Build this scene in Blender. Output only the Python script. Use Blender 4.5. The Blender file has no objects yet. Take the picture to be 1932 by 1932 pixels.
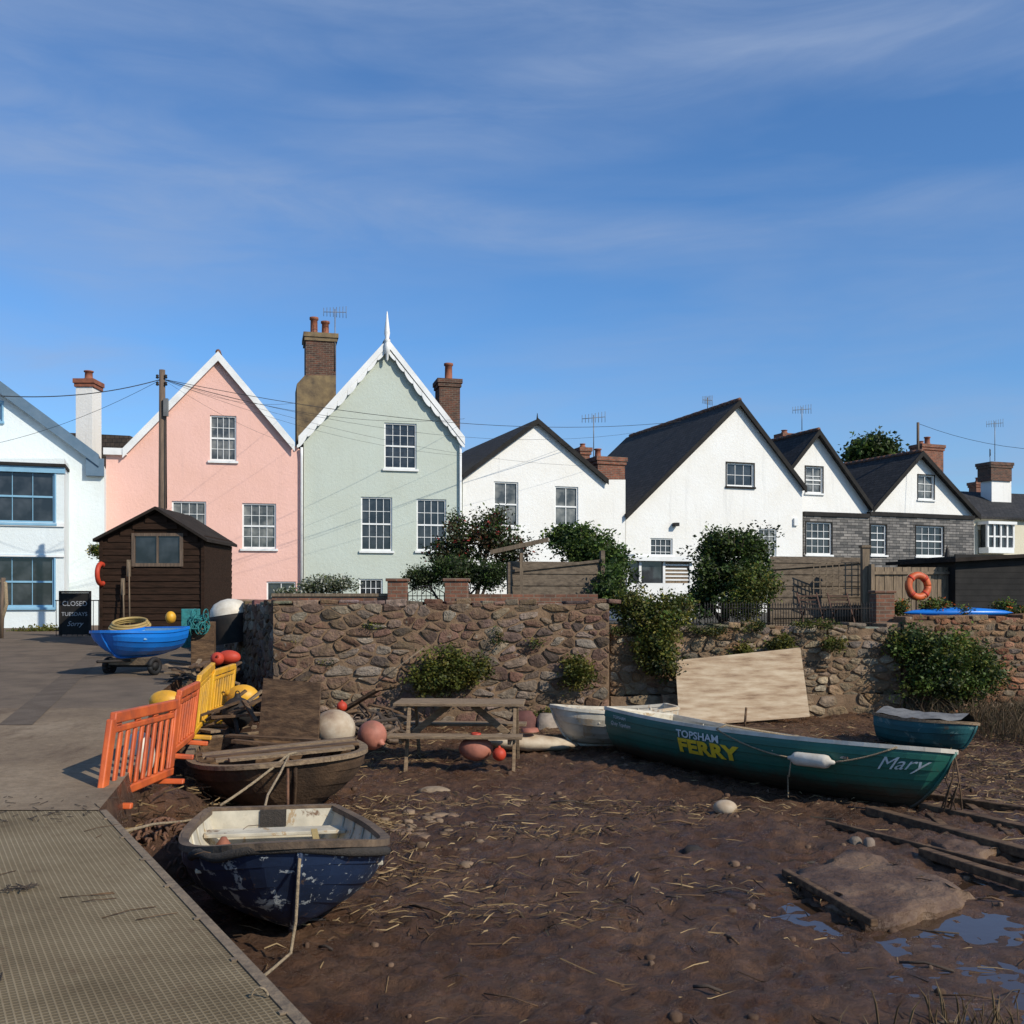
import bpy, bmesh, math, random
from mathutils import Vector, Matrix, noise
random.seed(7)
def U(a,b): return a+(b-a)*random.random()
F=1932.0; H=2.3; CX=966.0; HY=1130.0
def W(px,py,d): return Vector(((px-CX)/F*d, d, H+(HY-py)/F*d))
def G(px,d,z=0.0): return Vector(((px-CX)/F*d,d,z))
scene=bpy.context.scene
COL=scene.collection
# ---------------------------------------------------------------- materials
def nodes(name):
    m=bpy.data.materials.new(name); m.use_nodes=True
    nt=m.node_tree; b=nt.nodes['Principled BSDF']
    return m,nt,b
def L(nt,a,b): nt.links.new(a,b)
def coord(nt,kind='Object',stretch=None):
    tc=nt.nodes.new('ShaderNodeTexCoord'); o=tc.outputs[kind]
    if stretch:
        mp=nt.nodes.new('ShaderNodeMapping'); mp.inputs['Scale'].default_value=stretch
        L(nt,o,mp.inputs['Vector']); o=mp.outputs[0]
    return o
def noi(nt,vec,scale,detail=6,rough=.6,dist=0):
    n=nt.nodes.new('ShaderNodeTexNoise'); n.inputs['Scale'].default_value=scale
    n.inputs['Detail'].default_value=detail; n.inputs['Roughness'].default_value=rough
    n.inputs['Distortion'].default_value=dist
    L(nt,vec,n.inputs['Vector']); return n.outputs['Fac']
def ramp(nt,fac,stops):
    r=nt.nodes.new('ShaderNodeValToRGB'); e=r.color_ramp.elements
    while len(e)<len(stops): e.new(.5)
    for i,(p,c) in enumerate(stops):
        e[i].position=p; e[i].color=(*c,1) if not isinstance(c,float) else (c,c,c,1)
    L(nt,fac,r.inputs[0]); return r.outputs[0]
def mix(nt,fac,a,b,mode='MIX'):
    m=nt.nodes.new('ShaderNodeMix'); m.data_type='RGBA'; m.blend_type=mode
    for s,v in ((0,fac),(6,a),(7,b)):
        if isinstance(v,(int,float)): m.inputs[s].default_value=v
        elif isinstance(v,tuple): m.inputs[s].default_value=(*v,1)
        else: L(nt,v,m.inputs[s])
    return m.outputs[2]
def bump(nt,b,h,strength,dist=.02):
    n=nt.nodes.new('ShaderNodeBump'); n.inputs['Strength'].default_value=strength
    n.inputs['Distance'].default_value=dist
    L(nt,h,n.inputs['Height']); L(nt,n.outputs[0],b.inputs['Normal'])
def M(name,c1,c2=None,c3=None,scale=3,rough=.8,bmp=.3,bscale=30,kind='Object',metal=0,stretch=None,spec=.5,dist=.02):
    m,nt,b=nodes(name)
    v=coord(nt,kind,stretch)
    if c2 is None: c2=tuple(x*.8 for x in c1)
    st=[(.32,c2),(.62,c1)]
    if c3: st=[(.28,c3),(.45,c2),(.65,c1)]
    c=ramp(nt,noi(nt,v,scale),st)
    L(nt,c,b.inputs['Base Color'])
    b.inputs['Roughness'].default_value=rough; b.inputs['Metallic'].default_value=metal
    b.inputs['Specular IOR Level'].default_value=spec
    if bmp: bump(nt,b,noi(nt,v,bscale),bmp,dist)
    return m
def AM(name,rough=.85,bmp=.5,bscale=25,scale=9,lo=.6,trans=0,dist=.02,sp=.4,lichen=None):
    m,nt,b=nodes(name)
    a=nt.nodes.new('ShaderNodeAttribute'); a.attribute_name='Col'
    v=coord(nt)
    c=mix(nt,1.0,a.outputs['Color'],ramp(nt,noi(nt,v,scale),[(.3,(lo,lo,lo)),(.7,(1.15,1.12,1.1))]),'MULTIPLY')
    if lichen:
        c=mix(nt,ramp(nt,noi(nt,v,1.1,8,.75),[(.50,(0,0,0)),(.66,(.65,.65,.65))]),c,lichen)
        c=mix(nt,ramp(nt,noi(nt,v,4.5,8,.8,.5),[(.60,(0,0,0)),(.66,(.6,.6,.6))]),c,(.34,.31,.25))
    L(nt,c,b.inputs['Base Color']); b.inputs['Roughness'].default_value=rough
    b.inputs['Specular IOR Level'].default_value=sp
    if bmp: bump(nt,b,noi(nt,v,bscale),bmp,dist)
    if trans:
        t=nt.nodes.new('ShaderNodeBsdfTranslucent'); L(nt,c,t.inputs['Color'])
        ms=nt.nodes.new('ShaderNodeMixShader'); ms.inputs[0].default_value=trans
        L(nt,b.outputs[0],ms.inputs[1]); L(nt,t.outputs[0],ms.inputs[2])
        L(nt,ms.outputs[0],nt.nodes['Material Output'].inputs[0])
    return m
def BR(name,c1,c2,mortar,bw=.22,rh=.075,ms=.01,rough=.85,bmp=.6):
    m,nt,b=nodes(name); v=coord(nt,'UV')
    t=nt.nodes.new('ShaderNodeTexBrick'); L(nt,v,t.inputs['Vector'])
    t.inputs['Color1'].default_value=(*c1,1); t.inputs['Color2'].default_value=(*c2,1)
    t.inputs['Mortar'].default_value=(*mortar,1); t.inputs['Scale'].default_value=1
    t.inputs['Brick Width'].default_value=bw; t.inputs['Row Height'].default_value=rh
    t.inputs['Mortar Size'].default_value=ms; t.inputs['Bias'].default_value=0
    n=noi(nt,v,3.5,8,.7)
    c=mix(nt,1.0,t.outputs['Color'],ramp(nt,n,[(.3,(.5,.5,.52)),(.7,(1.3,1.25,1.2))]),'MULTIPLY')
    L(nt,c,b.inputs['Base Color']); b.inputs['Roughness'].default_value=rough
    iv=nt.nodes.new('ShaderNodeMath'); iv.operation='SUBTRACT'; iv.inputs[0].default_value=1
    L(nt,t.outputs['Fac'],iv.inputs[1])
    n2=noi(nt,v,40)
    ad=nt.nodes.new('ShaderNodeMath'); ad.operation='MULTIPLY_ADD'; L(nt,n2,ad.inputs[0]); ad.inputs[1].default_value=.6; L(nt,iv.outputs[0],ad.inputs[2])
    bump(nt,b,ad.outputs[0],bmp,.012)
    return m
def RENDERWALL(name,c,dirt=.75):
    m,nt,b=nodes(name); v=coord(nt,'Object')
    n1=noi(nt,v,.7,8,.65); vs=coord(nt,'Object',(3,3,.25)); n2=noi(nt,vs,1.4,6,.6)
    d=tuple(x*dirt for x in c); d2=(c[0]*.92,c[1]*.89,c[2]*.84)
    cc=mix(nt,ramp(nt,n1,[(.35,(0,0,0)),(.72,(.75,.75,.75))]),c,d2)
    cc=mix(nt,ramp(nt,n2,[(.56,(0,0,0)),(.82,(.75,.75,.75))]),cc,d)
    L(nt,cc,b.inputs['Base Color']); b.inputs['Roughness'].default_value=.85
    b.inputs['Specular IOR Level'].default_value=.2
    n3=noi(nt,v,9,10,.75); bump(nt,b,n3,.55,.035)
    return m
def PEEL(name,paint,under,wood,thr=.56,scale=5,rough=.6):
    m,nt,b=nodes(name); v=coord(nt)
    n1=noi(nt,v,scale,10,.72,.5); n2=noi(nt,v,scale*.6,8,.7)
    p2=tuple(x*.5 for x in paint)
    c=mix(nt,ramp(nt,noi(nt,v,2),[(.35,(0,0,0)),(.65,(1,1,1))]),paint,p2)
    c=mix(nt,ramp(nt,n1,[(thr,(0,0,0)),(thr+.02,(1,1,1))]),c,under)
    c=mix(nt,ramp(nt,n2,[(.60,(0,0,0)),(.64,(1,1,1))]),c,wood)
    L(nt,c,b.inputs['Base Color']); b.inputs['Roughness'].default_value=rough
    bump(nt,b,n1,.5,.01); return m

m_white=RENDERWALL('white_render',(.80,.79,.75))
m_pink=RENDERWALL('pink_render',(.80,.49,.41),.86)
m_sage=RENDERWALL('sage_render',(.51,.56,.49),.9)
m_paleblue=RENDERWALL('pale_blue_render',(.70,.76,.76),.85)
m_wpaint=M('white_paint',(.80,.80,.77),(.68,.68,.65),scale=2,rough=.45,bmp=.08)
m_bpaint=M('black_paint',(.016,.015,.014),(.026,.024,.022),rough=.8,bmp=.1,spec=.2)
m_ltblue=M('light_blue_paint',(.22,.42,.56),(.18,.35,.48),rough=.5,bmp=.1)
m_blueslate=M('blue_grey_barge',(.08,.14,.20),(.11,.17,.23),rough=.6,bmp=.1)
m_slate=BR('slate_roof',(.014,.014,.015),(.036,.034,.034),(.005,.005,.005),.28,.2,.018,.9,1.0)
m_slatewall=BR('slate_hung_wall',(.06,.06,.057),(.25,.235,.215),(.02,.02,.02),.42,.13,.012,.7,1.0)
m_tile=BR('old_tile_roof',(.045,.036,.028),(.075,.058,.044),(.012,.01,.01),.2,.16,.012)
m_ridge=M('ridge_tile',(.16,.07,.04),(.08,.045,.03),rough=.8)
m_brick=BR('brick',(.28,.085,.04),(.15,.055,.032),(.2,.16,.12))
m_brickd=BR('dark_brick',(.15,.055,.03),(.06,.032,.022),(.16,.13,.095))
m_brickr=BR('garden_brick',(.25,.10,.055),(.14,.07,.042),(.2,.155,.11))
m_lichen=M('lichen_render',(.25,.18,.09),(.16,.115,.065),(.07,.055,.04),scale=2.5,rough=.95,bmp=.6,bscale=14)
m_pot=M('terracotta',(.30,.10,.05),(.17,.065,.04),rough=.8,scale=6)
m_iron=M('iron',(.012,.012,.012),(.03,.022,.018),rough=.7,bmp=.1,spec=.3)
m_galv=M('galvanised',(.22,.215,.2),(.12,.115,.105),rough=.5,metal=.3,bmp=.05)
m_polew=M('pole_wood',(.17,.115,.075),(.075,.053,.038),scale=4,stretch=(6,6,.5),bmp=.5,bscale=12)
m_oldwood=M('weathered_wood',(.27,.19,.115),(.13,.088,.056),scale=3,stretch=(2,12,12),bmp=.6,bscale=9,rough=.9,spec=.3)
m_grey=M('grey_fence_wood',(.16,.125,.09),(.075,.058,.043),scale=3,stretch=(2,2,6),bmp=.5,bscale=9,rough=.95,spec=.2)
m_greyl=M('pale_fence_wood',(.23,.17,.11),(.12,.09,.063),scale=3,stretch=(8,8,1),bmp=.5,bscale=9,rough=.9,spec=.3)
m_board=M('shed_boards',(.040,.021,.013),(.017,.010,.006),scale=2.5,stretch=(1.2,6,9),bmp=.6,bscale=9,rough=.9,spec=.15)
m_felt=M('felt_roof',(.035,.027,.022),(.02,.016,.013),rough=.95,bmp=.5,bscale=60,spec=.15)
m_mudwood=M('muddy_wood',(.16,.095,.05),(.085,.05,.028),(.035,.021,.013),scale=3,stretch=(1,5,5),bmp=.7,bscale=8,rough=.85,spec=.3)
m_ply=M('plywood',(.52,.41,.28),(.38,.27,.17),(.20,.125,.075),scale=2.0,stretch=(1,1,7),bmp=.35,bscale=20,rough=.85,spec=.2)
m_orange=M('orange_plastic',(.66,.13,.025),(.48,.085,.02),(.22,.06,.03),scale=3,rough=.55,bmp=.1)
m_yellow=M('yellow_plastic',(.75,.40,.015),(.6,.3,.02),(.3,.17,.04),scale=3,rough=.5,bmp=.1)
m_redbuoy=M('red_buoy_plastic',(.5,.05,.02),(.35,.045,.025),rough=.55,scale=4,bmp=.1,spec=.3)
m_pinkbuoy=M('faded_buoy',(.45,.17,.11),(.32,.12,.08),(.2,.09,.06),rough=.6,scale=4,bmp=.2,spec=.3)
m_whitebuoy=M('dirty_white_buoy',(.50,.42,.31),(.36,.27,.18),(.2,.13,.085),rough=.6,scale=3,bmp=.2,spec=.3)
m_fender=M('white_fender',(.65,.60,.50),(.48,.42,.33),rough=.5,spec=.4,scale=5,bmp=.1)
m_rope=M('rope',(.34,.26,.16),(.2,.145,.09),scale=40,rough=.95,bmp=.8,bscale=90)
m_roped=M('dark_rope',(.03,.025,.02),(.05,.04,.032),scale=40,rough=.95,bmp=.8,bscale=90)
m_teal=M('teal_net',(.02,.19,.19),(.012,.1,.10),scale=12,rough=.8,bmp=.5)
m_wire=M('cable',(.02,.02,.022),rough=.6,bmp=0)
m_blueboat=M('bright_blue_paint',(.01,.18,.62),(.012,.14,.5),scale=3,rough=.35,bmp=.05)
m_chain=M('rusty_chain',(.16,.075,.04),(.07,.04,.025),scale=12,rough=.9,bmp=.5)
m_stonepal=AM('rubble_stone',.92,1.0,16,7,.45,dist=.04,sp=.2,lichen=(.21,.145,.075))
m_pebble=AM('pebble_stone',.8,.6,18,7,.6,dist=.02,sp=.3)
m_mortar=M('mortar',(.23,.15,.09),(.13,.085,.052),scale=4,rough=.95,bmp=.8,bscale=30,spec=.2)
m_leaf=AM('foliage',.55,0,10,2,.65,trans=.3,sp=.3)
m_straw=AM('straw',.85,0,10,10,.7,sp=.2)
m_bark=M('bark',(.07,.05,.035),(.035,.025,.02),rough=.95,bmp=.6)
m_garden=M('garden_soil',(.06,.06,.03),(.045,.035,.022),(.03,.022,.016),scale=1.5,rough=.95,bmp=.7)
def GLASS(name,c,c2):
    m,nt,b=nodes(name); v=coord(nt)
    L(nt,ramp(nt,noi(nt,v,1.2,3),[(.4,c),(.6,c2)]),b.inputs['Base Color'])
    b.inputs['Roughness'].default_value=.06; b.inputs['Specular IOR Level'].default_value=.6
    bump(nt,b,noi(nt,v,2.5,2),.06,.02); return m
m_glass=GLASS('window_glass',(.015,.017,.02),(.05,.055,.06))
m_glassl=GLASS('window_glass_curtained',(.05,.052,.05),(.24,.235,.21))
# ---------------------------------------------------------------- mesh builder
def auto_uv(me):
    uv=me.uv_layers.get('UVMap') or me.uv_layers.new(name='UVMap')
    vs=me.vertices; ls=me.loops
    for p in me.polygons:
        n=p.normal
        if abs(n.z)>.97: u=Vector((1,0,0)); v=Vector((0,1,0))
        else:
            u=Vector((0,0,1)).cross(n); u.normalize(); v=n.cross(u)
        for li in p.loop_indices:
            co=vs[ls[li].vertex_index].co
            uv.data[li].uv=(co.dot(u),co.dot(v))
def group(name,loc=(0,0,0)):
    e=bpy.data.objects.new(name,None); e.location=loc; e.empty_display_size=.2
    COL.objects.link(e); return e
class MB:
    def __init__(s): s.v=[];s.f=[];s.m=[];s.mats=[];s.sm=[];s.c=[]
    def add(s,vs,fs,mat,smooth=False,col=(1,1,1)):
        if mat not in s.mats: s.mats.append(mat)
        k=s.mats.index(mat); o=len(s.v)
        s.v.extend([tuple(p) for p in vs])
        for f in fs: s.f.append([i+o for i in f]); s.m.append(k); s.sm.append(smooth); s.c.append(col)
    def box(s,c,size,mat,Rm=None,col=(1,1,1)):
        c=Vector(c); vs=[]
        for i in (-.5,.5):
            for j in (-.5,.5):
                for k in (-.5,.5):
                    p=Vector((i*size[0],j*size[1],k*size[2]))
                    if Rm: p=Rm@p
                    vs.append(c+p)
        s.add(vs,[(0,1,3,2),(4,6,7,5),(0,4,5,1),(2,3,7,6),(0,2,6,4),(1,5,7,3)],mat,col=col)
    def beam(s,a,b,w,h,mat,up=Vector((0,0,1)),col=(1,1,1)):
        a=Vector(a);b=Vector(b);d=b-a;ln=d.length
        if ln<1e-6: return
        x=d/ln; y=up.cross(x)
        if y.length<1e-4: y=Vector((0,1,0)).cross(x)
        y.normalize(); z=x.cross(y)
        s.box((a+b)/2,(ln,w,h),mat,Matrix((x,y,z)).transposed(),col)
    def tube(s,pts,r,mat,n=6,cap=True,r2=None):
        pts=[Vector(p) for p in pts]; vs=[];fs=[]; N=len(pts)
        prev=None
        for i,p in enumerate(pts):
            d=(pts[min(i+1,N-1)]-pts[max(i-1,0)]).normalized()
            a=prev if prev is not None else (Vector((0,0,1)) if abs(d.z)<.9 else Vector((1,0,0)))
            y=a-d*a.dot(d)
            if y.length<1e-4: y=Vector((1,0,0))-d*d.x
            y.normalize(); prev=y; z=d.cross(y)
            rr=r if r2 is None else r+(r2-r)*i/(N-1)
            for k in range(n):
                an=2*math.pi*k/n; vs.append(p+y*math.cos(an)*rr+z*math.sin(an)*rr)
        for i in range(N-1):
            for k in range(n):
                fs.append((i*n+k,i*n+(k+1)%n,(i+1)*n+(k+1)%n,(i+1)*n+k))
        if cap: fs.append(tuple(range(n))[::-1]); fs.append(tuple(range((N-1)*n,N*n)))
        s.add(vs,fs,mat,True)
    def lathe(s,prof,mat,Mx,n=16):
        vs=[];fs=[]
        for (r,z) in prof:
            for k in range(n):
                a=2*math.pi*k/n; vs.append(Mx@Vector((r*math.cos(a),r*math.sin(a),z)))
        for i in range(len(prof)-1):
            for k in range(n): fs.append((i*n+k,i*n+(k+1)%n,(i+1)*n+(k+1)%n,(i+1)*n+k))
        s.add(vs,fs,mat,True)
    def sphere(s,c,r,mat,n=20,sq=(1,1,1)):
        prof=[(math.sin(math.pi*i/12)*r+1e-5,-math.cos(math.pi*i/12)*r) for i in range(13)]
        s.lathe(prof,mat,Matrix.Translation(Vector(c))@Matrix.Diagonal((*sq,1)),n)
    def torus(s,c,Rr,r,mat,Rm=Matrix.Identity(3),n=24,m=8,a0=0,a1=2*math.pi):
        pts=[Vector(c)+Rm@Vector((Rr*math.cos(a0+(a1-a0)*i/n),Rr*math.sin(a0+(a1-a0)*i/n),0)) for i in range(n+1)]
        s.tube(pts,r,mat,m)
    def prism(s,poly,vec,mat):
        vec=Vector(vec); n=len(poly)
        vs=[Vector(p) for p in poly]+[Vector(p)+vec for p in poly]
        fs=[tuple(range(n)),tuple(range(n,2*n))[::-1]]+[(i+n,(i+1)%n+n,(i+1)%n,i) for i in range(n)]
        s.add(vs,fs,mat)
    def make(s,name,parent=None,bevel=0,keep=False):
        me=bpy.data.meshes.new(name)
        xs=[v[0] for v in s.v]; ys=[v[1] for v in s.v]; zs=[v[2] for v in s.v]
        c=Vector(((min(xs)+max(xs))/2,(min(ys)+max(ys))/2,min(zs)))
        if keep: c=Vector((0,0,0))
        me.from_pydata([(v[0]-c.x,v[1]-c.y,v[2]-c.z) for v in s.v],[],s.f)
        for m in s.mats: me.materials.append(m)
        me.polygons.foreach_set('material_index',s.m); me.polygons.foreach_set('use_smooth',s.sm)
        if any(cc!=(1,1,1) for cc in s.c):
            ca=me.color_attributes.new('Col','FLOAT_COLOR','CORNER'); arr=[]
            for f,cc in zip(s.f,s.c): arr.extend((*cc,1.0)*len(f))
            ca.data.foreach_set('color',arr)
        me.update()
        if len(s.f)<20000: auto_uv(me)
        o=bpy.data.objects.new(name,me); COL.objects.link(o); o.location=c
        if parent:
            o.parent=parent; o.matrix_parent_inverse=Matrix.Translation(-Vector(parent.location))
        if bevel:
            b=o.modifiers.new('b','BEVEL'); b.width=bevel; b.segments=2; b.limit_method='ANGLE'
        return o
def rotz(a): return Matrix.Rotation(a,3,'Z')
def text2d(body,size,shear=0,bold=0):
    cu=bpy.data.curves.new('t','FONT'); cu.body=body; cu.size=size; cu.shear=shear; cu.offset=bold
    cu.resolution_u=3
    o=bpy.data.objects.new('t',cu); COL.objects.link(o)
    dg=bpy.context.evaluated_depsgraph_get(); me=o.evaluated_get(dg).to_mesh()
    vs=[v.co.copy() for v in me.vertices]; fs=[tuple(p.vertices) for p in me.polygons]
    o.evaluated_get(dg).to_mesh_clear(); bpy.data.objects.remove(o); return vs,fs
def sag(a,b,s,n=12):
    a=Vector(a);b=Vector(b)
    return [a.lerp(b,i/n)-Vector((0,0,s*4*(i/n)*(1-i/n))) for i in range(n+1)]
# ---------------------------------------------------------------- facades
class Fr:
    def __init__(s,pl,dl,pr,dr):
        s.A=Vector(((pl-CX)/F*dl,dl)); B=Vector(((pr-CX)/F*dr,dr))
        s.u=(B-s.A).normalized(); s.n=Vector((s.u.y,-s.u.x)); s.w=(B-s.A).length
        s.R=Matrix(((s.u.x,-s.n.x,0),(s.u.y,-s.n.y,0),(0,0,1)))
        s.back=Vector((-s.n.x,-s.n.y,0))
    def uv(s,px,py,out=0):
        r=Vector(((px-CX)/F,1)); A=s.A+s.n*out
        t=A.dot(s.n)/r.dot(s.n); p=r*t
        return ((p-A).dot(s.u),H+(HY-py)/F*t)
    def p(s,u,z,out=0):
        q=s.A+s.u*u+s.n*out; return Vector((q.x,q.y,z))
    def box(s,mb,u0,z0,u1,z1,o0,o1,mat):
        mb.box(s.p((u0+u1)/2,(z0+z1)/2,(o0+o1)/2),(abs(u1-u0),abs(o1-o0),abs(z1-z0)),mat,s.R)
def window(fr,par,w,frame=m_wpaint,glass=None,sill=m_wpaint,surround=None,base=0.0):
    x1,y1,x2,y2,nc,nr=w[:6]; glass=w[6] if len(w)>6 and w[6] else (glass or m_glass)
    u0,z1=fr.uv(x1,y1,base); u1,_=fr.uv(x2,y1,base); _,z0=fr.uv(x1,y2,base)
    mb=MB(); fw=.055; o=base
    fr.box(mb,u0+.01,z0,u1-.01,z1,o-.13,o-.115,glass)
    for a,b,c,d in ((u0,z0,u0+fw,z1),(u1-fw,z0,u1,z1),(u0+fw,z1-fw,u1-fw,z1),(u0+fw,z0,u1-fw,z0+fw*1.3)):
        fr.box(mb,a,b,c,d,o-.14,o-.05,frame)
    zm=(z0+z1)/2
    if z1-z0>1.2: fr.box(mb,u0+fw,zm-.03,u1-fw,zm+.03,o-.115,o-.065,frame)
    bw=.02 if nc>2 else .03
    for i in range(1,nc):
        uu=u0+fw+(u1-u0-2*fw)*i/nc
        fr.box(mb,uu-bw/2,z0+fw,uu+bw/2,z1-fw,o-.114,o-.082,frame)
    for j in range(1,nr):
        zz=z0+fw+(z1-z0-2*fw)*j/nr
        if z1-z0>1.2 and abs(zz-zm)<.05: continue
        fr.box(mb,u0+fw,zz-bw/2,u1-fw,zz+bw/2,o-.114,o-.084,frame)
    if sill: fr.box(mb,u0-.07,z0-.08,u1+.07,z0-.002,o-.1,o+.08,sill)
    if surround:
        t=.05
        for a,b,c,d in ((u0-t,z0,u0-.002,z1+t),(u1+.002,z0,u1+t,z1+t),(u0-.002,z1+.002,u1+.002,z1+t)):
            fr.box(mb,a,b,c,d,o-.02,o+.02,surround)
    return mb.make('window',par)
def cutwall(fr,poly,depth,mat,wins,par,base=0.0,name='walls'):
    mb=MB(); pts=[fr.p(*fr.uv(x,y,base),base) for x,y in poly]
    mb.prism(pts[::-1],fr.back*depth,mat); o=mb.make(name,par,keep=True)
    if wins:
        cb=MB()
        for w in wins:
            u0,z1=fr.uv(w[0],w[1],base); u1,_=fr.uv(w[2],w[1],base); _,z0=fr.uv(w[0],w[3],base)
            fr.box(cb,u0,z0,u1,z1,base-.2,base+.3,mat)
        c=cb.make('cut',keep=True)
        for ob in (o,c):
            bm=bmesh.new(); bm.from_mesh(ob.data); bmesh.ops.recalc_face_normals(bm,faces=bm.faces); bm.to_mesh(ob.data); bm.free()
        o.matrix_parent_inverse=Matrix.Identity(4); o.parent=None
        md=o.modifiers.new('x','BOOLEAN'); md.operation='DIFFERENCE'; md.object=c; md.solver='EXACT'
        bpy.context.view_layer.update()
        dg=bpy.context.evaluated_depsgraph_get()
        me=bpy.data.meshes.new_from_object(o.evaluated_get(dg)); o.modifiers.clear(); o.data=me
        auto_uv(me); bpy.data.objects.remove(c)
        o.parent=par; o.matrix_parent_inverse=Matrix.Translation(-Vector(par.location))
    return o
def roof(fr,par,E1,A,E2,depth,mat,barge,bw=.25,th=.12,over=.12,ridge=None,ext=.25):
    a=Vector(fr.uv(*A)); mb=MB(); bb=MB()
    for E in (E1,E2):
        e=Vector(fr.uv(*E)); d=(e-a).normalized(); e=e+d*ext
        q=[fr.p(e.x,e.y+.006,over),fr.p(a.x,a.y+.006,over),fr.p(a.x,a.y+th,over),fr.p(e.x,e.y+th,over)]
        if e.x>a.x: q=q[::-1]
        mb.prism(q[::-1],fr.back*(depth+over+.2),mat)
        q=[fr.p(e.x,e.y-bw,over+.003),fr.p(a.x,a.y-bw,over+.003),fr.p(a.x,a.y+th+.02,over+.003),fr.p(e.x,e.y+th+.02,over+.003)]
        if e.x>a.x: q=q[::-1]
        bb.prism(q,-fr.back*.05,barge)
    mb.make('roof',par); bb.make('bargeboard',par)
    if ridge:
        r=MB(); p0=fr.p(a.x,a.y+th+.01,over-.02); n=int(depth/.4)
        for i in range(n): r.tube([p0+fr.back*(i*.4),p0+fr.back*(i*.4+.385)],.10+.008*(i%2),ridge,8)
        r.make('ridge',par)
def chimney(par,fr,px1,px2,pyt,pyb,back,mat,pots=(),dep=.9,name='chimney',capm=None):
    mb=MB(); u0,zt=fr.uv(px1,pyt,-back); u1,_=fr.uv(px2,pyt,-back); _,zb=fr.uv(px1,pyb,-back)
    fr.box(mb,u0,zb,u1,zt,-back,-back-dep,mat)
    capm=capm or mat
    fr.box(mb,u0-.05,zt-.28,u1+.05,zt-.14,-back+.05,-back-dep-.05,capm)
    fr.box(mb,u0-.09,zt-.14,u1+.09,zt+.03,-back+.09,-back-dep-.09,capm)
    w=u1-u0
    for (f_,h_,r_) in pots:
        c=fr.p(u0+w*f_,zt+.03,-back-dep/2)
        mb.lathe([(r_*1.15,0),(r_*1.1,.08),(r_*.9,.12),(r_*.85,h_*.85),(r_*1.1,h_*.88),(r_*1.1,h_),(r_*.7,h_),(r_*.6,h_*.8),(.001,h_*.8)],m_pot,Matrix.Translation(c),12)
    return mb.make(name,par)
def aerial(px,pyt,pyb,d,s=.5,ang=.4):
    mb=MB(); a=W(px,pyb,d); b=W(px,pyt,d); mb.tube([a,b],.02,m_galv,5)
    dr=Vector((math.cos(ang),math.sin(ang),.12)); c=b-Vector((0,0,.12))
    mb.tube([c-dr*s,c+dr*s],.013,m_galv,4)
    for i in range(8):
        q=c+dr*s*(-1+2*i/7); mb.tube([q-Vector((0,0,.16+.01*i)),q+Vector((0,0,.16+.01*i))],.01,m_galv,4)
    mb.make('tv_aerial')

# ================================================================= HOUSES
def loc(fr): q=fr.p(fr.w/2,1.5,0); return q
BG=1205
# --- pink
fr=Fr(200,36.5,572,38.0); P=group('pink_house',loc(fr))
ww=[(396,783,446,869,4,4,m_glassl),(324,945,389,1035,4,4,m_glassl),(457,949,521,1035,4,4,m_glassl),(503,1097,558,1140,2,1)]
cutwall(fr,[(200,BG),(200,856),(237,850),(412,672),(552,838),(571,852),(571,BG)],9,m_pink,ww,P)
for w in ww: window(fr,P,w)
roof(fr,P,(237,850),(412,672),(552,838),9,m_tile,m_wpaint,.2,.12,.15,m_ridge,.12)
mb=MB(); u0,z=fr.uv(199,852); u1,_=fr.uv(240,852); fr.box(mb,u0-.05,z-.12,u1,z+.12,-3,.17,m_wpaint); mb.make('eaves_gutter',P)
u0,z=fr.uv(572,850); mb=MB(); 
mb.tube([fr.p(u0-.06,z+.1,.14),fr.p(u0-.06,z-.3,.1),fr.p(u0-.06,1.5,.1)],.05,m_wpaint,8); mb.make('downpipe',P)
# --- sage
fr=Fr(573,38.05,872,39.5); P=group('sage_green_house',loc(fr))
ww=[(725,797,786,884,4,4),(681,937,740,1039,4,4),(786,941,842,1039,4,4),(678,1092,722,1128,4,2)]
cutwall(fr,[(573,BG),(573,820),(730,648),(871,828),(871,BG)],11,m_sage,ww,P)
for w in ww: window(fr,P,w)
roof(fr,P,(566,828),(730,648),(872,829),11,m_tile,m_wpaint,.15,.12,.18,m_ridge,.1)
mb=MB(); a=Vector(fr.uv(730,650,.2))
for E in ((560,835),(877,835)):
    e=Vector(fr.uv(*E,.2)); n=9
    for i in range(n):
        c0=a.lerp(e,(i+.01)/n); c1=a.lerp(e,(i+.99)/n); ln=(c1-c0).length; dd=(c1-c0)/ln; pr=Vector((0,-1))
        pts=[]
        ex=.10*math.exp(-(i-3.6)**2/3)
        for k in range(11):
            t=k/10; q=c0+dd*ln*t+pr*(.18+ex+.10*math.sin(math.pi*min(.9999,t))**.6); pts.append(fr.p(q.x,q.y,.175))
        pts+= [fr.p(c1.x,c1.y-.1,.175),fr.p(c0.x,c0.y-.1,.175)]
        if E[0]>730: pts=pts[::-1]
        mb.prism(pts,-fr.back*.035,m_wpaint)
mb.make('scalloped_trim',P)
mb=MB(); c=fr.p(a.x,a.y-.35,.26)
mb.lathe([(.001,-.3),(.05,-.22),(.06,0),(.11,.05),(.11,.35),(.07,.42),(.13,.5),(.07,.56),(.11,.75),(.09,.95),(.02,1.55),(.001,1.6)],m_wpaint,Matrix.Translation(c),12)
mb.make('finial',P)
mb=MB(); u1,z=fr.uv(868,832); mb.tube([fr.p(u1,z,.1),fr.p(u1,1.5,.1)],.045,m_wpaint,8); mb.make('downpipe',P)
chimney(P,fr,577,634,628,812,1.2,m_brickd,[(.3,.75,.16),(.68,.62,.16)],dep=1.3,capm=m_lichen)
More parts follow.
